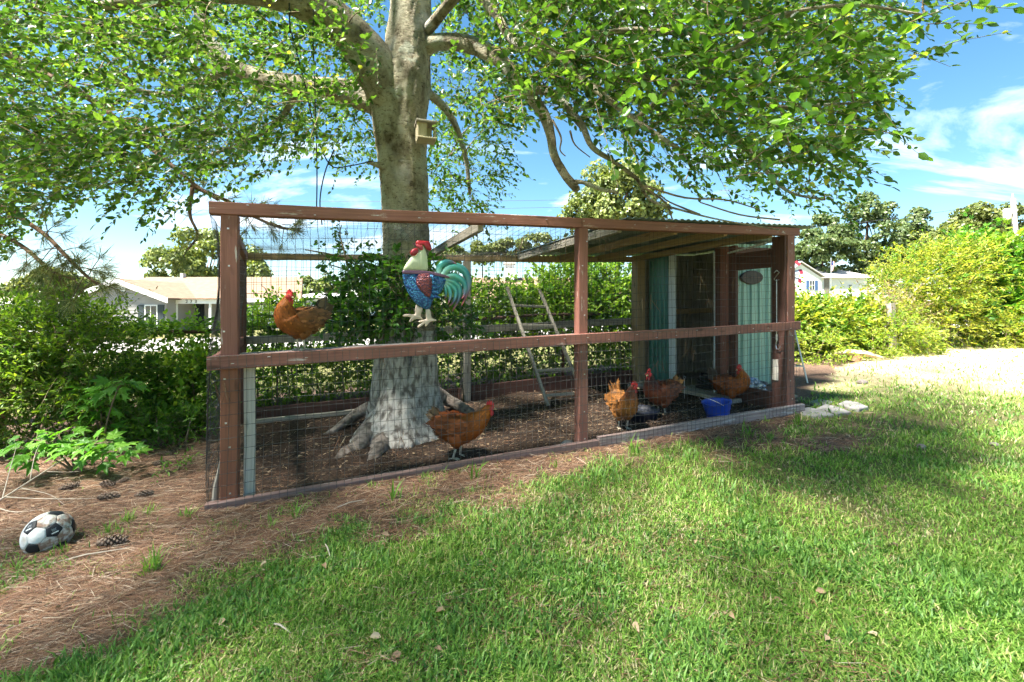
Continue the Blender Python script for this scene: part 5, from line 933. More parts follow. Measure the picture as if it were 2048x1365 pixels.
# ------------------------------------------------------------------ sweetgum saplings: each large leaf is a piece
M_SG = [mat_leaf('sweetgum_leaf', [(0, c_), (1, tuple(1.2 * v for v in c_))], trans=.4, tint=(1.5, 1.7, .5), rough=.45, spec=.3) for c_ in ((.065, .18, .022), (.095, .24, .028), (.13, .31, .036), (.18, .37, .05))]
SGM = []
for mt in M_SG:
    me = npmesh('leaf', STAR[0], STAR[1]); me.materials.append(mt); SGM.append(me)
def sapling(label, stems, nleaf, size, seed):
    g = np.random.default_rng(seed); b0 = gp(*stems[0][0][:2]); r = root('sweetgum_sapling', label, 'sapling', b0, 'sweetgum saplings on the pine straw'); tl = Vector(b0)
    for st in stems:
        z0 = gp(*st[0][:2]).y; P = [ray(x_, y_, z0 + dz) for x_, y_, dz in st]; P = [Vector(q) for q in smooth_pts(P, 5)]; MB().tube(P, list(np.linspace(.009, .003, len(P))), 6).build('stem', M_TWIG, r, smooth=True)
        for i in range(nleaf // len(stems)):
            t_ = g.uniform(.3, 1) ** .8; q = P[int(t_ * (len(P) - 1))]; a = g.uniform(0, 6.283); d = Vector((math.cos(a), math.sin(a) * .8, g.uniform(-.25, .45))).normalized(); ln = g.uniform(.05, .15) * (1.25 - .5 * t_); e = q + d * ln
            MB().tube([q, q.lerp(e, .5) + Z3 * .012, e], .0014, 4, cap=False).build('petiole', M_TWIG, r)
            x_ = (d + Vector((0, 0, -.35)) + Vector(g.normal(0, .25, 3))).normalized(); n_ = Vector((0, -.45, 1)) + Vector(g.normal(0, .35, 3)); n_ = (n_ - x_ * n_.dot(x_)).normalized(); s_ = n_.cross(x_)
            o = bpy.data.objects.new('leaf', SGM[int(g.integers(0, 4))]); COL.objects.link(o); o.parent = r; o.matrix_local = Matrix.Translation(e - tl) @ Matrix((x_, s_, n_)).transposed().to_4x4() @ Matrix.Scale(float(size * g.uniform(.65, 1.25)), 4)
sapling('upright sweetgum sapling with bright star leaves on thin stem', [[(205, 905, 0), (203, 860, 0), (200, 800, .02), (188, 752, .03)], [(205, 905, 0), (215, 840, -.05), (235, 780, -.1), (250, 760, -.12)], [(205, 905, 0), (195, 850, .05), (175, 800, .05), (165, 770, .1)]], 84, .14, 5)
sapling('low spreading sweetgum sapling nearest the soccer ball', [[(150, 945, 0), (120, 910, -.05), (90, 885, -.1), (60, 880, -.1)], [(150, 945, 0), (160, 910, -.1), (185, 890, -.15), (225, 885, -.15)], [(150, 945, 0), (140, 905, 0), (120, 880, 0), (115, 865, .05)], [(150, 945, 0), (180, 920, -.15), (215, 905, -.2), (250, 905, -.2)], [(150, 945, 0), (110, 920, -.15), (70, 905, -.2), (45, 900, -.2)]], 120, .125, 6)
# ------------------------------------------------------------------ pine at the left edge with drooping boughs
pt = Vector((-1.14 * 5.6, 5.6, 0)); pt.z = float(gz(pt.x, pt.y)); pine = root('pine_tree', 'pine tree just beyond the left border with boughs drooping into view', 'tree', pt)
M_PBARK = mat_plain('pine_bark', (.22, .13, .085), (.09, .06, .045), rough=.95, scale=9, bump=.8, bscale=14, stretch=(1, 1, .5)); M_PNEED = mat_leaf('pine_needles', [(0, (.07, .11, .03)), (.6, (.16, .20, .055)), (1, (.34, .30, .12))], trans=.2, tint=(1.2, 1.2, .6), rough=.5)
MB().tube([pt + Vector((0, 0, h)) for h in (-.2, 1, 3, 5, 7, 10)], [.2, .17, .15, .14, .12, .08], 14).build('trunk', M_PBARK, pine, smooth=True)
def needle_tufts(tips, dirs, cnt, ln, g):
    n = len(tips) * cnt; P = np.repeat(tips, cnt, 0) + g.normal(0, .012, (n, 3)); D = np.repeat(dirs, cnt, 0) + g.normal(0, .55, (n, 3)) + np.array([0, 0, -.15]); nn = rand_dirs(g, n)
    return place((np.array([(0, .013, 0), (0, -.013, 0), (.6, .010, -.02), (.6, -.010, -.02), (1, 0, -.08)]), np.array([(0, 1, 3), (0, 3, 2), (2, 3, 4)])), P, D, nn, ln * g.uniform(.7, 1.1, n))
def bough(pts, tufts, ln=.17, cnt=34, seed=1, cones=0, mat=None):
    g = np.random.default_rng(seed); q = smooth_pts(pts, 6); P = [ray(r_[0], r_[1], r_[2]) for r_ in q]; bo = MB().tube(P, [max(.003, r_[3] / FPX * r_[2]) for r_ in q], 8).build('bough', M_PBARK, pine, smooth=True); T = []; D = []; mb = MB()
    for i in range(tufts):
        j = int(len(P) * (.35 + .65 * (i + g.uniform(0, .8)) / tufts)); j = min(j, len(P) - 1); a = P[j]; e = a + Vector(g.normal(0, .1, 3)) + Vector((.05, 0, -.06)); mb.tube([a, a.lerp(e, .5) + Z3 * .01, e], [.005, .004, .003], 5); T.append(list(e)); D.append(list((e - a).normalized() * .8))
    mb.build('twigs', M_PBARK, bo, smooth=True, kind='stuff'); V, F = needle_tufts(np.array(T), np.array(D), cnt, ln, g); link('needles', npmesh('needles', V, F), mat or M_PNEED, bo, kind='stuff')
bough([(-90, 60, 5.5, 9), (60, 130, 5.2, 7), (190, 205, 5.0, 6), (262, 265, 4.9, 5), (330, 320, 4.8, 4.5), (390, 370, 4.7, 3.5), (435, 400, 4.6, 2.5)], 9, seed=3, cnt=22)
bough([(-60, 380, 4.6, 6), (30, 430, 4.5, 5), (90, 470, 4.4, 4), (130, 510, 4.3, 3.5), (165, 545, 4.3, 3), (195, 570, 4.3, 2)], 26, seed=4, cnt=46)
bough([(-60, 440, 4.6, 5), (40, 490, 4.5, 4), (100, 540, 4.4, 3), (150, 560, 4.4, 2)], 18, seed=5, cnt=40)
bough([(380, 372, 4.8, 4), (450, 400, 5.0, 3.5), (500, 430, 5.2, 3), (560, 455, 5.3, 3), (600, 460, 5.4, 2)], 20, seed=6, cnt=40)
bough([(385, 375, 4.7, 4), (380, 430, 4.7, 3), (395, 470, 4.7, 2.5), (375, 500, 4.7, 2)], 8, seed=7, cnt=26)
# far pines behind the fence at the left
# ------------------------------------------------------------------ trees in the distance
leafmat('far_oak', (.045, .07, .018), (.10, .13, .033), (.18, .20, .055), trans=.25); leafmat('far_pine', (.032, .06, .022), (.075, .115, .036), (.135, .17, .06), trans=.25); leafmat('far_pale', (.06, .095, .025), (.13, .17, .045), (.23, .26, .08), trans=.25); leafmat('far_yellow', (.12, .13, .035), (.22, .23, .06), (.34, .33, .10), trans=.25)
def far_tree(name, label, px, py, z, hw, hh, mat, n=4200, lobes=34, leaf=.42, seed=1, extra=(), group='trees in the distance', flat=1.0):
    n = int(n * 2.0); leaf = leaf * .68; g = np.random.default_rng(seed); k_ = z / FPX; c0 = np.array(ray(px, py, z)); base = Vector((c0[0], c0[1], float(gz(c0[0], c0[1])))); r = root(name, label, 'tree', base, group)
    C = []; Rr = []
    for (cx, cy, a, b_) in [(px, py, hw, hh)] + list(extra):
        c = np.array(ray(cx, cy, z)); u = rand_dirs(g, lobes); u = u * g.uniform(.45, .85, (lobes, 1)); C.append(c + u * np.array([a, a * .9, b_]) * k_); Rr.append(g.uniform(.15, .36, lobes) * min(a, b_ * 1.2) * k_)
    C = np.concatenate(C); Rr = np.concatenate(Rr); i = g.choice(len(C), n, p=Rr ** 2 / (Rr ** 2).sum()); u = rand_dirs(g, n); u[:, 2] = np.where(u[:, 2] < -.3, -u[:, 2] * .6, u[:, 2]); P = C[i] + u * (Rr[i] * g.uniform(.75, 1.08, n))[:, None] * np.array([1, 1, flat])
    d = nrm(np.cross(u, rand_dirs(g, n)) + u * .3); V, F = place(CARD, P, d, u + rand_dirs(g, n) * .5, leaf * g.uniform(.6, 1.25, n)); link('crown', npmesh('crown', V, F), mat, r, kind='stuff')
    MB().tube([base - Z3 * .3, Vector((c0[0], c0[1], (base.z + c0[2]) / 2)), Vector(c0)], [.022 * hw * k_ + .1, .018 * hw * k_ + .07, .05], 8).build('trunk', M_PBARK, r, smooth=True)
    for j in range(5):
        q = C[g.integers(0, len(C))]; s_ = Vector((c0[0], c0[1], max(base.z + 1, c0[2] - hh * k_ * .5))); MB().tube([s_, s_.lerp(Vector(q), .5) + Z3 * .2, Vector(q)], [.09, .06, .03], 6).build('limb', M_PBARK, r, smooth=True)
    return r
far_tree('oak_tree', 'rounded tree rising behind the tan roofed house at left', 415, 530, 48, 130, 66, LM['far_pale'], 5200, 44, .55, 1)
far_tree('pale_tree', 'tall pale green tree above the corrugated roof in the middle', 1235, 400, 30, 82, 72, LM['far_pale'], 6000, 44, .36, 2, extra=[(1155, 435, 38, 52), (1300, 440, 45, 40)])
far_tree('pine_tree', 'tallest dark pine above the white house at right', 1735, 425, 58, 48, 42, LM['far_pine'], 5600, 30, .55, 3, extra=[(1735, 480, 85, 48), (1700, 540, 95, 45), (1775, 525, 75, 50)], flat=.7)
far_tree('pine_tree', 'broad pine left of the tallest pine beside the run roof', 1645, 465, 56, 45, 42, LM['far_pine'], 4200, 28, .55, 4, extra=[(1640, 510, 72, 50)], flat=.7)
far_tree('pine_tree', 'pine between the tallest pine and the utility pole', 1838, 455, 60, 36, 38, LM['far_pine'], 4200, 26, .55, 5, extra=[(1845, 500, 62, 48), (1800, 535, 60, 35)], flat=.7)
far_tree('pine_tree', 'low pine filling in behind the big golden bush', 1890, 500, 63, 55, 42, LM['far_pine'], 3600, 30, .55, 8, flat=.7)
far_tree('oak_tree', 'olive green oak left of the utility pole', 1940, 460, 52, 52, 58, LM['far_oak'], 3800, 38, .55, 6, extra=[(1895, 490, 45, 40)])
far_tree('oak_tree', 'olive green oak behind the utility pole', 2035, 470, 55, 60, 58, LM['far_oak'], 3600, 38, .55, 7)
far_tree('oak_tree', 'oak cut by the right border behind the utility pole', 2110, 480, 53, 60, 60, LM['far_oak'], 2400, 30, .55, 17)
for i, (px, py, hw, hh, lb) in enumerate([(905, 515, 32, 24, 'small far tree just right of the trunk'), (965, 508, 38, 30, 'small far tree left of the roost ladder'), (1025, 505, 40, 32, 'small far tree above the roost ladder'), (1085, 500, 42, 36, 'small far tree left of the middle post'), (1150, 510, 45, 34, 'small far tree right of the middle post')]):
    far_tree('far_tree', lb, px, py, 72, hw, hh, LM['far_oak'], 1500, 20, .6, 20 + i, group='far tree row over the hedge')
far_tree('far_tree', 'hazy low tree left of the tan roofed house', 105, 580, 42, 75, 42, LM['far_oak'], 2600, 28, .5, 30, group='far tree row over the hedge')
far_tree('far_tree', 'hazy low tree at the right end of the tan roof', 630, 580, 62, 55, 26, LM['far_pale'], 1800, 24, .6, 31, group='far tree row over the hedge')
far_tree('far_tree', 'faint far tree behind the vine left of the trunk', 715, 585, 64, 55, 26, LM['far_oak'], 1600, 24, .6, 32, group='far tree row over the hedge')
# ------------------------------------------------------------------ houses across the road
M_SIDING = mat_plain('grey_siding', (.32, .31, .30), (.28, .27, .26), rough=.7, scale=1.2); M_WHITE = mat_plain('white_paint', (.8, .8, .78), (.72, .72, .7), rough=.6, scale=2)
M_SHING = mat_plain('tan_shingles', (.19, .125, .083), (.145, .093, .06), rough=.9, scale=3, stretch=(1, 1, 4), bump=.2); M_SHING2 = mat_plain('grey_shingles', (.46, .44, .42), (.36, .34, .33), rough=.9, scale=3, bump=.2); M_GLASS = mat_plain('window_glass', (.03, .04, .05), rough=.08, spec=.8); M_SHUT = mat_plain('dark_shutter', (.03, .045, .05), rough=.6); M_BSHUT = mat_plain('blue_shutter', (.05, .11, .24), rough=.6)
M_BLK = mat_plain('black_letters', (.01, .01, .01), rough=.5); M_DOOR = mat_plain('dark_door', (.02, .025, .03), rough=.4)
def box(mb, x0, x1, y0, y1, z0, z1):
    v = [(x0, y0, z0), (x1, y0, z0), (x1, y1, z0), (x0, y1, z0), (x0, y0, z1), (x1, y0, z1), (x1, y1, z1), (x0, y1, z1)]; mb.add([Vector(p) for p in v], [(0, 3, 2, 1), (4, 5, 6, 7), (0, 1, 5, 4), (1, 2, 6, 5), (2, 3, 7, 6), (3, 0, 4, 7)]); return mb
def prism(mb, pts, y0, y1):                                       # polygon in x,z pushed along y
    n = len(pts); mb.add([Vector((x, y0, z)) for x, z in pts] + [Vector((x, y1, z)) for x, z in pts], [tuple(range(n)), tuple(range(2 * n - 1, n - 1, -1))] + [(i, n + i, n + (i + 1) % n, (i + 1) % n) for i in range(n)]); return mb
def window(par, x0, x1, z0, z1, y, frame=.07, shut=None, sm=None, bars=1):
    w = box(MB(), x0, x1, y - .05, y + .02, z0, z1).build('window', M_WHITE, par); box(MB(), x0 + frame, x1 - frame, y - .06, y - .045, z0 + frame, z1 - frame).build('pane', M_GLASS, w)
    mbb = MB(); box(mbb, (x0 + x1) / 2 - .015, (x0 + x1) / 2 + .015, y - .075, y - .06, z0 + frame, z1 - frame); box(mbb, x0 + frame, x1 - frame, y - .076, y - .061, (z0 + z1) / 2 - .015, (z0 + z1) / 2 + .015); mbb.build('glazing_bar', M_WHITE, w)
    if shut:
        for a, b_ in ((x0 - shut - .02, x0 - .02), (x1 + .02, x1 + shut + .02)): box(MB(), a, b_, y - .06, y, z0, z1).build('shutter', sm, par)
def X(px, z): return (px - 1024) / FPX * z
def Zh(py, z): return EYE + (HOR - py) / FPX * z
def text_mesh(s, size, mat, par, loc, name='house_number'):
    cu = bpy.data.curves.new('t', 'FONT'); cu.body = s; cu.size = size; cu.extrude = .01; cu.align_x = 'CENTER'; o = bpy.data.objects.new('t', cu); COL.objects.link(o); bpy.context.view_layer.update()
    me = bpy.data.meshes.new_from_object(o.evaluated_get(bpy.context.evaluated_depsgraph_get())); bpy.data.objects.remove(o); me.materials.clear(); me.transform(Matrix.Rotation(R(90), 4, 'X')); me.transform(Matrix.Translation(loc)); return link(name, me, mat, par)
D1 = 30.0; zb = Zh(700, D1); hA = root('house', 'grey sided house with tan roof and number 273 across the road', 'house', Vector((X(330, D1), D1, zb)))
xl, xr, ze, zr = X(140, D1), X(600, D1), Zh(598, D1), Zh(546, D1)
mb = MB(); xq = X(602, D1 + 8.5); mb.add([Vector(p) for p in [(xl, D1, zb - .5), (xr, D1, zb - .5), (xq, D1 + 8.5, zb - .5), (xl, D1 + 8.5, zb - .5), (xl, D1, ze), (xr, D1, ze), (xq, D1 + 8.5, ze), (xl, D1 + 8.5, ze)]], [(0, 3, 2, 1), (4, 5, 6, 7), (0, 1, 5, 4), (1, 2, 6, 5), (2, 3, 7, 6), (3, 0, 4, 7)]); mb.build('wall', M_SIDING, hA)
mb = MB(); th = .12; ym, y0_, y1_ = D1 + 4.25, D1 - .5, D1 + 9.0; hip = 1.7
mb.add([Vector(p) for p in [(xl - .4, y0_, ze), (xr + .3, y0_, ze), (X(605, y1_), y1_, ze), (xl - .4, y1_, ze), (xl + hip, ym, zr), (X(605, ym), ym, zr), (xl - .4, y0_, ze - th), (xr + .3, y0_, ze - th), (X(605, y1_), y1_, ze - th), (xl - .4, y1_, ze - th)]], [(0, 1, 5, 4), (2, 3, 4, 5), (3, 0, 4), (1, 2, 5), (0, 6, 7, 1), (1, 7, 8, 2), (2, 8, 9, 3), (3, 9, 6, 0), (6, 9, 8, 7)]); rf = mb.build('roof', M_SHING, hA)
box(MB(), X(360, D1 + 4), X(366, D1 + 4), D1 + 4, D1 + 4.3, zr - .3, zr + .25).build('roof_vent', M_SHING2, rf)
box(MB(), xl - .4, xr + .3, y0_ - .03, y0_ - .003, ze - .22, ze + .01).build('fascia', M_WHITE, hA)
# front gable
yg = D1 - 2.6; gx0, gx1, gxm, gze, gzr = X(138, yg), X(345, yg), X(241, yg), Zh(600, yg), Zh(561, yg)
prism(MB(), [(gx0 + .35, zb - .5), (gx1 - .35, zb - .5), (gx1 - .35, gze + .1), (gxm, gzr - .15), (gx0 + .35, gze + .1)], yg, D1 + .2).build('gable_wall', M_SIDING, hA)
for i in range(13):
    z_ = gze - 1.6 + i * .2; hw_ = (gx1 - gx0) / 2 - .37 if z_ < gze + .1 else max(.05, ((gx1 - gx0) / 2 - .35) * (gzr - .18 - z_) / (gzr - gze - .25))
    if z_ < gzr - .3: box(MB(), gxm - hw_, gxm + hw_, yg - .012, yg - .001, z_, z_ + .03).build('siding_course', M_SIDING, hA)
for sg in (-1, 1):
    xe = gx0 if sg < 0 else gx1; prism(MB(), [(gxm, gzr), (xe, gze), (xe, gze + .1), (gxm, gzr + .1)] if sg < 0 else [(gxm, gzr), (gxm, gzr + .1), (xe, gze + .1), (xe, gze)], yg - .35, ym).build('gable_roof', M_SHING, hA); prism(MB(), [(gxm, gzr - .2), (xe, gze - .2), (xe, gze + .09), (gxm, gzr + .09)] if sg < 0 else [(gxm, gzr - .2), (gxm, gzr + .09), (xe, gze + .09), (xe, gze - .2)], yg - .4, yg - .36).build('rake_board', M_WHITE, hA)
vx = X(244, yg); box(MB(), vx - .22, vx + .22, yg - .06, yg - .01, Zh(584, yg), Zh(569, yg)).build('gable_vent', M_WHITE, hA)
window(hA, X(290, yg), X(316, yg), Zh(655, yg), Zh(610, yg), yg, shut=.35, sm=M_SHUT)
# porch
yp = D1 - 1.8; box(MB(), X(345, yp), X(441, yp), yp - .05, yp + .1, Zh(608, yp), Zh(599, yp)).build('porch_beam', M_WHITE, hA); prism(MB(), [(X(340, yp), Zh(599, yp)), (X(446, yp), Zh(599, yp)), (X(446, yp), Zh(597, yp)), (X(340, yp), Zh(597, yp))], yp - .2, D1 + 1).build('porch_roof', M_SHING, hA)
for px in (352, 420): box(MB(), X(px, yp) - .06, X(px, yp) + .06, yp - .02, yp + .08, zb, Zh(608, yp)).build('porch_post', M_WHITE, hA)
box(MB(), X(378, D1), X(409, D1), D1 - .06, D1 - .003, zb, Zh(608, D1)).build('door', M_DOOR, hA); box(MB(), X(384, D1), X(403, D1), D1 - .08, D1 - .062, Zh(640, D1), Zh(613, D1)).build('door_glass', M_GLASS, hA)
text_mesh('2  7  3', .26, M_BLK, hA, Vector((X(384, yp), yp - .07, Zh(607, yp) + .02)))
box(MB(), X(497, D1), X(560, D1), D1 - .05, D1 - .002, zb, Zh(612, D1)).build('garage_door', M_WHITE, hA)
def simple_house(name, label, x0, x1, ye, yr, yb, z, wall, roofm, dep=6, hipl=.0, hipr=.0, grp=None):
    zb_ = Zh(yb, z); ze_, zr_ = Zh(ye, z), Zh(yr, z); a, c = X(x0, z), X(x1, z); r = root(name, label, 'house', Vector(((a + c) / 2, z, zb_)), grp); box(MB(), a + .2, c - .2, z, z + dep, zb_ - .6, ze_).build('wall', wall, r); mb = MB(); ym_ = z + dep / 2
    mb.add([Vector(p) for p in [(a - .2, z - .4, ze_), (c + .2, z - .4, ze_), (c + .2, z + dep + .4, ze_), (a - .2, z + dep + .4, ze_), (a - .2 + hipl, ym_, zr_), (c + .2 - hipr, ym_, zr_)]], [(0, 1, 5, 4), (2, 3, 4, 5), (3, 0, 4), (1, 2, 5), (0, 3, 2, 1)]); mb.build('roof', roofm, r); box(MB(), a - .2, c + .2, z - .43, z - .405, ze_ - .2, ze_ + .01).build('fascia', M_WHITE, r); return r, zb_, ze_, zr_
simple_house('white_building', 'long white low building left of the tan roofed house', -40, 190, 606, 601, 660, 36, M_WHITE, M_SHING2)
rb_, *_ = simple_house('white_building', 'white low building at the right end of the tan roof', 602, 720, 592, 585, 650, 44, M_WHITE, M_SHING2)
rC, zbC, zeC, zrC = simple_house('house', 'house with pinkish tan roof half hidden behind the back hedge', 925, 1290, 600, 547, 680, 28, M_WHITE, M_SHING, 8)
box(MB(), X(1010, 31), X(1028, 31), 31, 31.8, Zh(560, 31), Zh(528, 31)).build('chimney', M_WHITE, rC); box(MB(), X(1007, 31), X(1031, 31), 30.9, 31.9, Zh(528, 31), Zh(525, 31)).build('chimney_cap', M_SHING2, rC)
D2 = 53.0; rD, zbD, zeD, zrD = simple_house('house', 'white house with grey roof and blue shutters right of the run', 1560, 1738, 553, 524, 612, D2, M_WHITE, M_SHING2, 9, hipl=0, hipr=3.4)
yg2 = D2 - 2.0; a, c_, mmid = X(1556, yg2), X(1648, yg2), X(1600, yg2)
prism(MB(), [(a + .3, zbD - .5), (c_ - .3, zbD - .5), (c_ - .3, Zh(555, yg2)), (mmid, Zh(527, yg2)), (a + .3, Zh(555, yg2))], yg2, D2 + .1).build('gable_wall', M_WHITE, rD)
for sg in (-1, 1):
    xe = a if sg < 0 else c_; pp = [(mmid, Zh(525, yg2)), (xe, Zh(555, yg2)), (xe, Zh(553, yg2)), (mmid, Zh(523, yg2))]; prism(MB(), pp if sg < 0 else pp[::-1], yg2 - .3, D2 + 4).build('gable_roof', M_SHING2, rD)
window(rD, X(1618, yg2), X(1629, yg2), Zh(581, yg2), Zh(561, yg2), yg2, .05, .3, M_BSHUT); window(rD, X(1697, D2), X(1703, D2), Zh(578, D2), Zh(569, D2), D2, .04); box(MB(), X(1648, D2), X(1658, D2), D2 - .05, D2 - .003, zbD, Zh(557, D2)).build('door', mat_plain('taupe_door', (.25, .22, .19)), rD)
simple_house('house', 'grey roofed house peeking out at the right border', 2005, 2110, 551, 534, 600, 50, M_WHITE, M_SHING2, 8, hipl=2.0)
# flag on a pole
fp = ray(1662, 575, 45); fl = root('flag', 'small striped flag on a thin pole before the white house', 'flag', Vector((fp.x, fp.y, float(gz(fp.x, fp.y))))); MB().tube([Vector((fp.x, fp.y, float(gz(fp.x, fp.y)))), ray(1662, 516, 45)], .05, 8).build('pole', M_STEEL, fl)
M_FR, M_FW, M_FB = mat_plain('flag_red', (.5, .03, .03)), mat_plain('flag_white', (.75, .75, .75)), mat_plain('flag_blue', (.03, .05, .2))
for i in range(7):
    f = lambda u_, v_: ray(1663 + 5.5 * u_ + .6 * math.sin(5 * v_), 523 + 20 * v_ * (1 - .1 * u_), 44.9 + .06 * math.sin(4 * u_ + 3 * v_)); n_ = 6; V = []; 
    for j in range(n_ + 1): V += [f(i / 7, j / n_), f((i + 1) / 7, j / n_)]
    mb = MB(); mb.add(V, [(2 * j, 2 * j + 1, 2 * j + 3, 2 * j + 2) for j in range(n_)]); mb.build('stripe', (M_FR, M_FW)[i % 2], fl)
mb = MB(); mb.add([f_ - Vector((0, .02, 0)) for f_ in (ray(1663, 523, 44.9), ray(1666, 523, 44.9), ray(1666, 531, 44.9), ray(1663, 531, 44.9))], [(0, 1, 2, 3)]); mb.build('canton', M_FB, fl)
# utility pole and lines
ub = ray(2037, 565, 30); ub.z = float(gz(ub.x, ub.y)); up = root('utility_pole', 'grey wooden utility pole with white transformer at the right border', 'utility pole', ub); MB().tube([ub, ray(2034, 520, 30), ray(2026, 398, 30)], [.2, .17, .12], 12).build('pole', M_GREYW, up, smooth=True)
tr_ = ray(2014, 440, 29.8); MB().lathe(tr_, [(.16, 0), (.18, .05), (.18, .62), (.12, .7)], 14).build('transformer', M_WHITE, up, smooth=True); MB().beam(ray(2014, 424, 29.8), ray(2028, 428, 30), Z3, .08, .06).build('bracket', M_STEEL, up); MB().tube([ray(2026, 398, 30), ray(2025, 388, 30)], .04, 6).build('insulator', M_WHITE, up)
M_LINE = mat_plain('power_line', (.05, .05, .055), rough=.6)
for nm, y0_, y1_, z0_, z1_ in (('upper power line crossing the sky behind the left crown', 376, 396, 32, 34), ('lower power line crossing the sky behind the left crown', 404, 410, 32, 34)):
    A, Bp = ray(-500, y0_ - 6, z0_), ray(1150, y1_ + 4, z1_); P = [A.lerp(Bp, t_) - Z3 * (.5 * 4 * t_ * (1 - t_)) for t_ in np.linspace(0, 1, 20)]; tag(MB().tube(P, .012, 5).build('power_line', M_LINE, loc=A), nm, 'cable', 'power lines over the road')
A, Bp = ray(2027, 402, 30), ray(1500, 462, 62); tag(MB().tube([A.lerp(Bp, t_) - Z3 * (1.6 * t_ * (1 - t_)) for t_ in np.linspace(0, 1, 16)], .014, 5).build('power_line', M_LINE, loc=A), 'power line running from the utility pole past the pines', 'cable')
# road
M_ROAD = mat_plain('pale_concrete_road', (.34, .32, .30), (.28, .265, .25), rough=.9, scale=2.5, bump=.2); mb = MB(); V = []
for i, x_ in enumerate(np.linspace(-60, 30, 40)):
    for y_ in (15.5, 22.5): V.append(Vector((x_, y_ + .1 * x_ * .2, float(gz(x_, y_ + .02 * x_)) + .03)))
mb.add(V, [(2 * i, 2 * i + 2, 2 * i + 3, 2 * i + 1) for i in range(39)]); tag(mb.build('road', M_ROAD), kind='structure')
# ------------------------------------------------------------------ garden windmill behind the right post
wb_ = gp(1572, 764); wm = root('garden_windmill', 'ornamental garden windmill with red tipped blades behind the right post', 'windmill', wb_); hub = ray(1567, 548, wb_.y); tops = hub + Vector((0, .08, -.08)); M_GALV = mat_plain('galvanised_angle', (.5, .52, .53), (.38, .4, .4), rough=.4, metal=.6)
feet = [wb_ + Vector(v) for v in ((-.24, -.16, 0), (.24, -.14, 0), (.22, .2, 0), (-.24, .2, 0))]
for f_ in feet: MB().beam(f_ - Z3 * .03, tops + (f_ - wb_) * .08, (1, 0, 0), .022, .012).build('tower_leg', M_GALV, wm)
for t_ in (.16, .5):
    for i in range(4): MB().beam(feet[i].lerp(tops, t_), feet[(i + 1) % 4].lerp(tops, t_), Z3, .018, .008).build('cross_brace', M_GALV, wm)
MB().tube([hub + Vector((0, -.05, 0)), hub + Vector((0, .12, 0))], .035, 10).build('hub', M_GALV, wm)
M_WRED, M_WWHITE = mat_plain('blade_red', (.35, .03, .05), rough=.4), mat_plain('blade_grey_white', (.55, .57, .6), (.4, .42, .46), rough=.4, metal=.3)
for i in range(12):
    a = 2 * math.pi * i / 12 + .12; dr_ = Vector((math.cos(a), 0, math.sin(a))); sd_ = Vector((-math.sin(a) * .85, .5, math.cos(a) * .85)); P = lambda r_, w_: hub + dr_ * r_ + sd_ * w_; bl = MB().beam(P(.06, 0), P(.235, 0), sd_, .07, .004).build('blade', M_WWHITE, wm); MB().beam(P(.236, 0), P(.285, 0), sd_, .085, .004).build('blade_tip', M_WRED, bl)
# ------------------------------------------------------------------ small things on the ground
# deflated soccer ball
bc_ = gp(97, 1098); bc_.z = float(ground_z(bc_.x, bc_.y)); sb = root('soccer_ball', 'dirty half deflated black and white soccer ball on the pine straw', 'ball', bc_)
ph = (1 + 5 ** .5) / 2; IV = [Vector(v).normalized() for v in ((-1, ph, 0), (1, ph, 0), (-1, -ph, 0), (1, -ph, 0), (0, -1, ph), (0, 1, ph), (0, -1, -ph), (0, 1, -ph), (ph, 0, -1), (ph, 0, 1), (-ph, 0, -1), (-ph, 0, 1))]
ed = min((IV[0] - v).length for v in IV[1:]); adj = [[j for j in range(12) if j != i and (IV[i] - IV[j]).length < ed * 1.05] for i in range(12)]
rot = Matrix.Rotation(R(28), 3, 'Z') @ Matrix.Rotation(R(-38), 3, 'X') @ Matrix.Rotation(R(20), 3, 'Y'); BR = .118
def ball_def(v):
    v = rot @ v; p = Vector((v.x * .9, v.y, v.z)); z_ = p.z
    if z_ < -.6: z_ = -.6 + (z_ + .6) * .3
    p.z = z_ * 1.0; q = max(0, (Vector((.55, -.35, -.35)).normalized().dot(v) - .55)); p -= Vector((.5, -.4, -.2)) * q * .3; return bc_ + Vector((0, 0, .078)) + p * BR
M_BW = mat_plain('dirty_white_panel', (.70, .70, .68), (.48, .44, .39), rough=.6, scale=22, bump=.3, bscale=60, lo=.3, hi=.5); M_BP = mat_plain('peeling_panel', (.60, .57, .52), (.28, .18, .13), rough=.8, scale=30, bump=.6, bscale=50, lo=.42, hi=.56); M_BK = mat_plain('black_panel', (.02, .022, .026), rough=.55)
def panel(poly, mat, parent=sb):
    c = sum(poly, Vector()) / len(poly); V = [c.normalized()]; F = []; n = len(poly) * 3; edge = []
    for i in range(len(poly)):
        for t_ in (0, 1 / 3, 2 / 3): edge.append(poly[i].lerp(poly[(i + 1) % len(poly)], t_))
    for f_, rd in ((.4, 1.0), (.75, 1.0), (.94, .997), (.985, .965)):
        for e in edge: V.append(c.lerp(e, f_).normalized() * rd)
    for i in range(n): F.append((0, 1 + i, 1 + (i + 1) % n))
    for r_ in range(3):
        for i in range(n): a = 1 + r_ * n; F.append((a + i, a + n + i, a + n + (i + 1) % n, a + (i + 1) % n))
    mb = MB(); mb.add([ball_def(v) for v in V], F); return mb.build('panel', mat, parent, smooth=True), c
MB().ball(bc_ + Vector((0, 0, .078)), (.094, .1, .08), 20, 14).build('bladder', M_BK, sb, smooth=True)
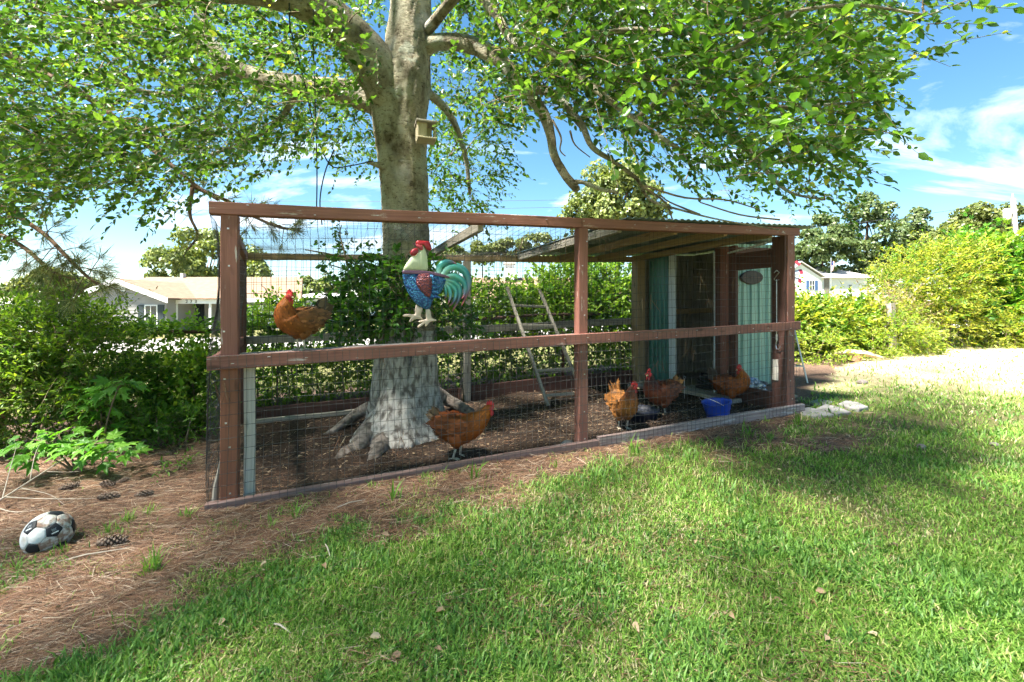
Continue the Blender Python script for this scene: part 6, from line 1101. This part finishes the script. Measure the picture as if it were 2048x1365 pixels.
for i in range(12):
    c = IV[i]; pts = [c.lerp(IV[j], 1 / 3) for j in adj[i]]; ax = c.orthogonal().normalized(); ay = c.cross(ax); pts.sort(key=lambda p: math.atan2((p - c).dot(ay), (p - c).dot(ax))); po_, cc = panel(pts, M_BK)
    w = rot @ cc.normalized()
    if w.y < -.35 and w.z > -.2 and w.x > -.4:
        a3 = (rot.inverted() @ Vector((.9, .1, .42))); a3 = (a3 - c * a3.dot(c)).normalized(); b3 = c.cross(a3) * (1 if (rot @ c.cross(a3)).z > 0 else -1)
        for rr_, (h0, h1, w0, w1, mt_) in enumerate([(-.15, -.09, -.13, .13, M_WHITE)] + [(-.03 + .035 * j, -.022 + .035 * j, -.09, .09, M_WHITE) for j in range(4)]):
            mb = MB(); mb.add([ball_def((c + a3 * x_ + b3 * y_).normalized() * 1.012) for x_, y_ in ((w0, h0), (w1, h0), (w1, h1), (w0, h1))], [(0, 1, 2, 3)]); mb.build('print', mt_, po_)
fc = 0
for i in range(12):
    for j in adj[i]:
        for k2 in adj[i]:
            if i < j < k2 and k2 in adj[j]:
                A, Bv, Cv = IV[i], IV[j], IV[k2]; c = (A + Bv + Cv) / 3; wq = rot @ c.normalized(); panel([A.lerp(Bv, 1 / 3), A.lerp(Bv, 2 / 3), Bv.lerp(Cv, 1 / 3), Bv.lerp(Cv, 2 / 3), Cv.lerp(A, 1 / 3), Cv.lerp(A, 2 / 3)], M_BP if (wq.x > .35 or wq.z < -.35) else M_BW)
# pine cones
M_CONE = mat_plain('pine_cone', (.20, .13, .09), (.09, .06, .045), rough=.85, scale=30); M_CONET = mat_plain('pine_cone_tips', (.38, .31, .25), (.24, .19, .15), rough=.8, scale=30)
def cone_mesh():
    mb = MB(); mb.tube([Vector((x_, 0, 0)) for x_ in (-.06, -.03, .02, .06)], [.012, .02, .016, .005], 8); tips = MB()
    for i in range(64):
        t_ = i / 63; x_ = -.055 + .115 * t_; r_ = .030 * math.sin(math.pi * (.12 + .8 * t_)) ** .7 + .004; a = i * 2.399; d = Vector((.35, math.cos(a), math.sin(a))).normalized(); p = Vector((x_, 0, 0)); e = p + d * r_; s_ = Vector((0, -math.sin(a), math.cos(a))) * .0085; n_ = d.cross(s_).normalized() * .002
        mb.add([p + s_ * .5, p - s_ * .5, e - s_, e + s_, e + d * .004 + n_ * 2], [(0, 1, 2, 3), (3, 2, 4)]); tips.add([e - s_ + n_, e + s_ + n_, e + d * .005 + n_ * 3, e - s_ * .2 - n_ * 2], [(0, 1, 2), (0, 3, 1)])
    return mb.mesh('cone'), tips.mesh('cone_tips')
cmh, cmt = cone_mesh(); cmh.materials.append(M_CONE); cmt.materials.append(M_CONET)
for i, (px, py, yw, sc_, lb) in enumerate([(222, 1097, 20, 1.35, 'largest pine cone right of the soccer ball'), (216, 1004, 25, 1.25, 'dark pine cone above and right of the soccer ball'), (214, 977, -8, 1.1, 'pale pine cone lying level below the sapling'), (243, 970, 60, .9, 'small round pine cone next to the pale cone'), (316, 892, -12, 1.2, 'grey pine cone by the low shrub'), (321, 935, 18, 1.2, 'pine cone midway between shrub and corner post'), (137, 982, 40, 1.2, 'pine cone half under the dead branch'), (287, 998, 25, 1.1, 'brown pine cone left of the small grass patch'), (328, 913, 35, 1.0, 'pine cone below the grey cone by the shrub')]):
    q = gp(px, py); q.z = float(ground_z(q.x, q.y)) + .026 * sc_; r_ = root('pine_cone', lb, 'pine cone', q, 'pine cones on the straw', (random.uniform(0, 6), random.uniform(-.2, .2), R(yw + random.uniform(-10, 10))))
    for nm, me in (('core', cmh), ('scale_tips', cmt)):
        o = bpy.data.objects.new(nm, me); COL.objects.link(o); o.parent = r_
    r_.scale = (sc_ * .78,) * 3
# dead branch at the left border
M_DEAD = mat_plain('bleached_twig', (.50, .44, .36), (.34, .29, .23), rough=.8, scale=20); db = root('dead_branch', 'bleached bare fallen branch with forking twigs at left border', 'branch', gp(20, 1015))
for pts, r_ in (([(-60, 1045, .05), (10, 1012, .1), (60, 985, .14), (110, 960, .2), (180, 922, .3)], .011), ([(10, 1012, .1), (70, 1008, .06), (140, 1005, .04), (200, 1000, .02)], .006), ([(5, 1014, .1), (20, 980, .25), (35, 945, .4)], .005), ([(60, 985, .14), (70, 955, .3), (85, 935, .4)], .004), ([(90, 970, .17), (150, 962, .12), (190, 950, .1)], .004), ([(40, 996, .12), (100, 1000, .06), (130, 1015, .02)], .004), ([(-20, 1026, .08), (30, 1030, .03), (90, 1022, .02)], .005), ([(120, 955, .2), (140, 930, .3), (150, 905, .42)], .003)):
    P = []
    for (px, py, h) in pts: q = gp(px, py + h * 60); q.z += h * .8; P.append(q)
    P = [Vector(q) for q in smooth_pts(P, 4)]; MB().tube(P, list(np.linspace(r_ * .7, r_ * .25, len(P))), 6).build('twig', M_DEAD, db, smooth=True)
st = gp(432, 1010); tag(MB().tube([st + Vector((-.02, .02, 0)), st + Vector((-.01, .02, .12)), st + Vector((.02, .01, .24)), st + Vector((.035, .01, .33))], [.022, .02, .014, .008], 8).build('stick', M_GREYW, loc=st), 'short grey stick leaning on the left corner post', 'stick')
for px, py, yw, lg_, lb in ((655, 1108, -60, .16, 'thin pale stick on the grass edge below the weed clump'), (560, 1265, -30, .14, 'orange brown twig lying in the lawn at bottom'), (700, 1015, 35, .2, 'dry stem on the straw by the second weed clump'), (170, 1122, 25, .35, 'long thin dry twig below the soccer ball')):
    q = gp(px, py); q.z = float(ground_z(q.x, q.y)) + .02; d = Vector((math.cos(R(yw)), math.sin(R(yw)), .05)) * lg_; tag(MB().tube([q - d * .5, q + Z3 * .012, q + d * .5], [.003, .004, .002], 5).build('stick', M_DEAD, loc=q), lb, 'stick')
# rocks and clods
M_ROCK = mat_plain('clod', (.24, .21, .19), (.12, .10, .09), rough=.95, scale=12, bump=.6)
for px, py, r_, lb in ((290, 888, .055, 'dark rock beside the grey pine cone'), (1135, 890, .05, 'pale rock inside the front board left of the middle post'), (1842, 897, .03, 'small grey clod in the lawn at right'), (1990, 893, .03, 'grey clod in the lawn near the right border'), (1725, 768, .06, 'dark mole hill clod in the lawn edge of shade')):
    q = gp(px, py); q.z = float(ground_z(q.x, q.y)) + r_ * .3; mb = MB(); mb.ball(q, (r_ * 1.2, r_, r_ * .7), 10, 7); mb.v = [tuple(Vector(v) + (Vector(v) - q) * .5 * (float(vnoise(v[0] * 40, v[2] * 40 + v[1] * 30, 5)) - .5)) for v in mb.v]; tag(mb.build('rock', M_STONE if 'pale' in lb else M_ROCK, loc=q, smooth=True), lb, 'rock')
# broad bladed weeds along the front board
M_WEED = mat_leaf('weed_blades', [(0, (.10, .22, .03)), (.6, (.17, .32, .045)), (1, (.28, .42, .08))], trans=.4, tint=(1.2, 1.3, .5))
def weed(px, py, n, ln, lb, wd=.011, lean=.75):
    g = np.random.default_rng(px + py); q = gp(px, py); x_ = q.x + g.normal(0, .018, n); y_ = q.y + g.normal(0, .018, n); z_ = float(ground_z(q.x, q.y)); th = g.uniform(0, 6.283, n); le = np.clip(g.normal(lean, .35, n), .1, 1.4); L_ = ln * g.uniform(.55, 1.15, n); V = []; F = []
    for i in range(n):
        H = Vector((math.cos(th[i]), math.sin(th[i]), 0)); s_ = Vector((-math.sin(th[i]), math.cos(th[i]), .2)).normalized(); p = Vector((x_[i], y_[i], z_ - .01)); b_ = len(V)
        for j in range(6):
            t_ = j / 5; w_ = wd * (1 - t_) ** .6 * (.7 + .6 * min(1, t_ * 3)) / 2; V += [p + s_ * w_ - Z3 * .0, p + Z3 * (-.25 * w_), p - s_ * w_]; a = le[i] * (.25 + 1.15 * t_); p = p + (Z3 * math.cos(a) + H * math.sin(a)) * (L_[i] / 5)
        for j in range(5):
            for c in (0, 1): F.append((b_ + j * 3 + c, b_ + j * 3 + c + 1, b_ + j * 3 + 4 + c, b_ + j * 3 + 3 + c))
    tag(link('weed_clump', npmesh('weed', np.array([list(v) for v in V]), np.array(F)), M_WEED, loc=Vector((q.x, q.y, z_))), lb, 'weed', 'grass weeds along the front board')
for a in ((590, 1034, 14, .13, 'bright weed clump nearest the left corner post'), (790, 1000, 15, .17, 'spiky weed clump below the tree roots'), (952, 962, 10, .17, 'slender weed clump below the walking hen'), (1112, 937, 7, .12, 'small weed sprout just left of the middle post'), (1268, 908, 16, .2, 'broad weed clump below the speckled hen'), (1495, 872, 9, .15, 'weed clump under the blue bucket'), (1597, 850, 10, .17, 'weed clump at the right front corner'), (1640, 846, 6, .1, 'low weed tuft between corner and stepping stone')): weed(a[0], a[1], a[2], a[3], a[4])
for a in ((310, 1140, 46, .15, 'large soft grass tuft on the straw at lower left', .006, .8), (215, 1075, 26, .11, 'grass tuft right of the soccer ball', .005, .9), (255, 1048, 40, .11, 'wide grass tuft between ball and corner post', .005, .95), (370, 1035, 30, .1, 'thin grass tuft left of the corner post', .005, 1.0), (120, 1115, 24, .09, 'grass tuft under the soccer ball', .005, .9), (540, 1055, 26, .1, 'grass tuft below the corner post', .005, 1.0), (30, 1150, 26, .1, 'grass tuft at the left border', .005, .9), (300, 1030, 30, .1, 'short grass tuft right of the cones', .005, .9), (1440, 892, 34, .1, 'grass tuft mound before the right ground board', .006, .9), (1540, 880, 26, .1, 'second grass mound before the right ground board', .006, .9)): weed(*a)
bush('seedling', 'small leafy seedling on the straw left of the corner post', 'seedling', [lobe(352, 945, 3.75, 20, 18, .08)], 16, 6, .04, [(LM['vinegreen'], 1.0)], NARROW, (.06, .12), stems=2)
# fallen leaves on the lawn
g = np.random.default_rng(77); x, y = screen_ground(46, 150, 2000, 880, 1350, g); z = ground_z(x, y) + g.uniform(.015, .04, len(x)); P = np.stack([x, y, z], -1); th = g.uniform(0, 6.28, len(x)); d = np.stack([np.cos(th), np.sin(th), g.normal(0, .2, len(x))], -1)
M_FALL = mat_leaf('fallen_leaf', [(0, (.20, .12, .07)), (.5, (.36, .24, .15)), (1, (.50, .40, .28))], trans=.15, rough=.7); V, F = place((OVAL[0] * np.array([1, 1, 2.5]), OVAL[1]), P, d, np.tile([0, -.3, 1.0], (len(x), 1)) + g.normal(0, .35, (len(x), 3)), g.uniform(.02, .045, len(x))); tag(link('fallen_leaves', npmesh('fallen', V, F), M_FALL), 'dry tan leaves dotted over the lawn', 'leaves', kind='stuff')
# pine straw caught on the wire
V = []; Fs = []; tips = []; dirs = []
for px, py, d_ in ((1405, 560, .1), (1415, 590, .1), (1475, 560, .1), (1310, 720, .1), (1380, 700, .1), (1295, 600, .1), (1090, 480, .1), (1040, 490, .1), (990, 500, .1), (1010, 505, .1), (1200, 480, .1), (1220, 490, .1), (805, 870, -.06), (690, 880, -.06), (440, 770, -.08), (770, 720, .1), (1120, 480, .1)):
    for _ in range(5): tips.append(list(on_front(px + random.uniform(-14, 14), py + random.uniform(-14, 14), d_))); dirs.append([random.uniform(-.35, .35), random.uniform(-.1, .1), -1])
V, F = needle_tufts(np.array(tips), np.array(dirs) * 2.0, 2, .15, np.random.default_rng(4)); tag(link('caught_pine_straw', npmesh('cps', V, F), M_NEEDLE), 'dry pine needles caught hanging in the wire mesh', 'pine straw', kind='stuff')
bpy.context.view_layer.update()
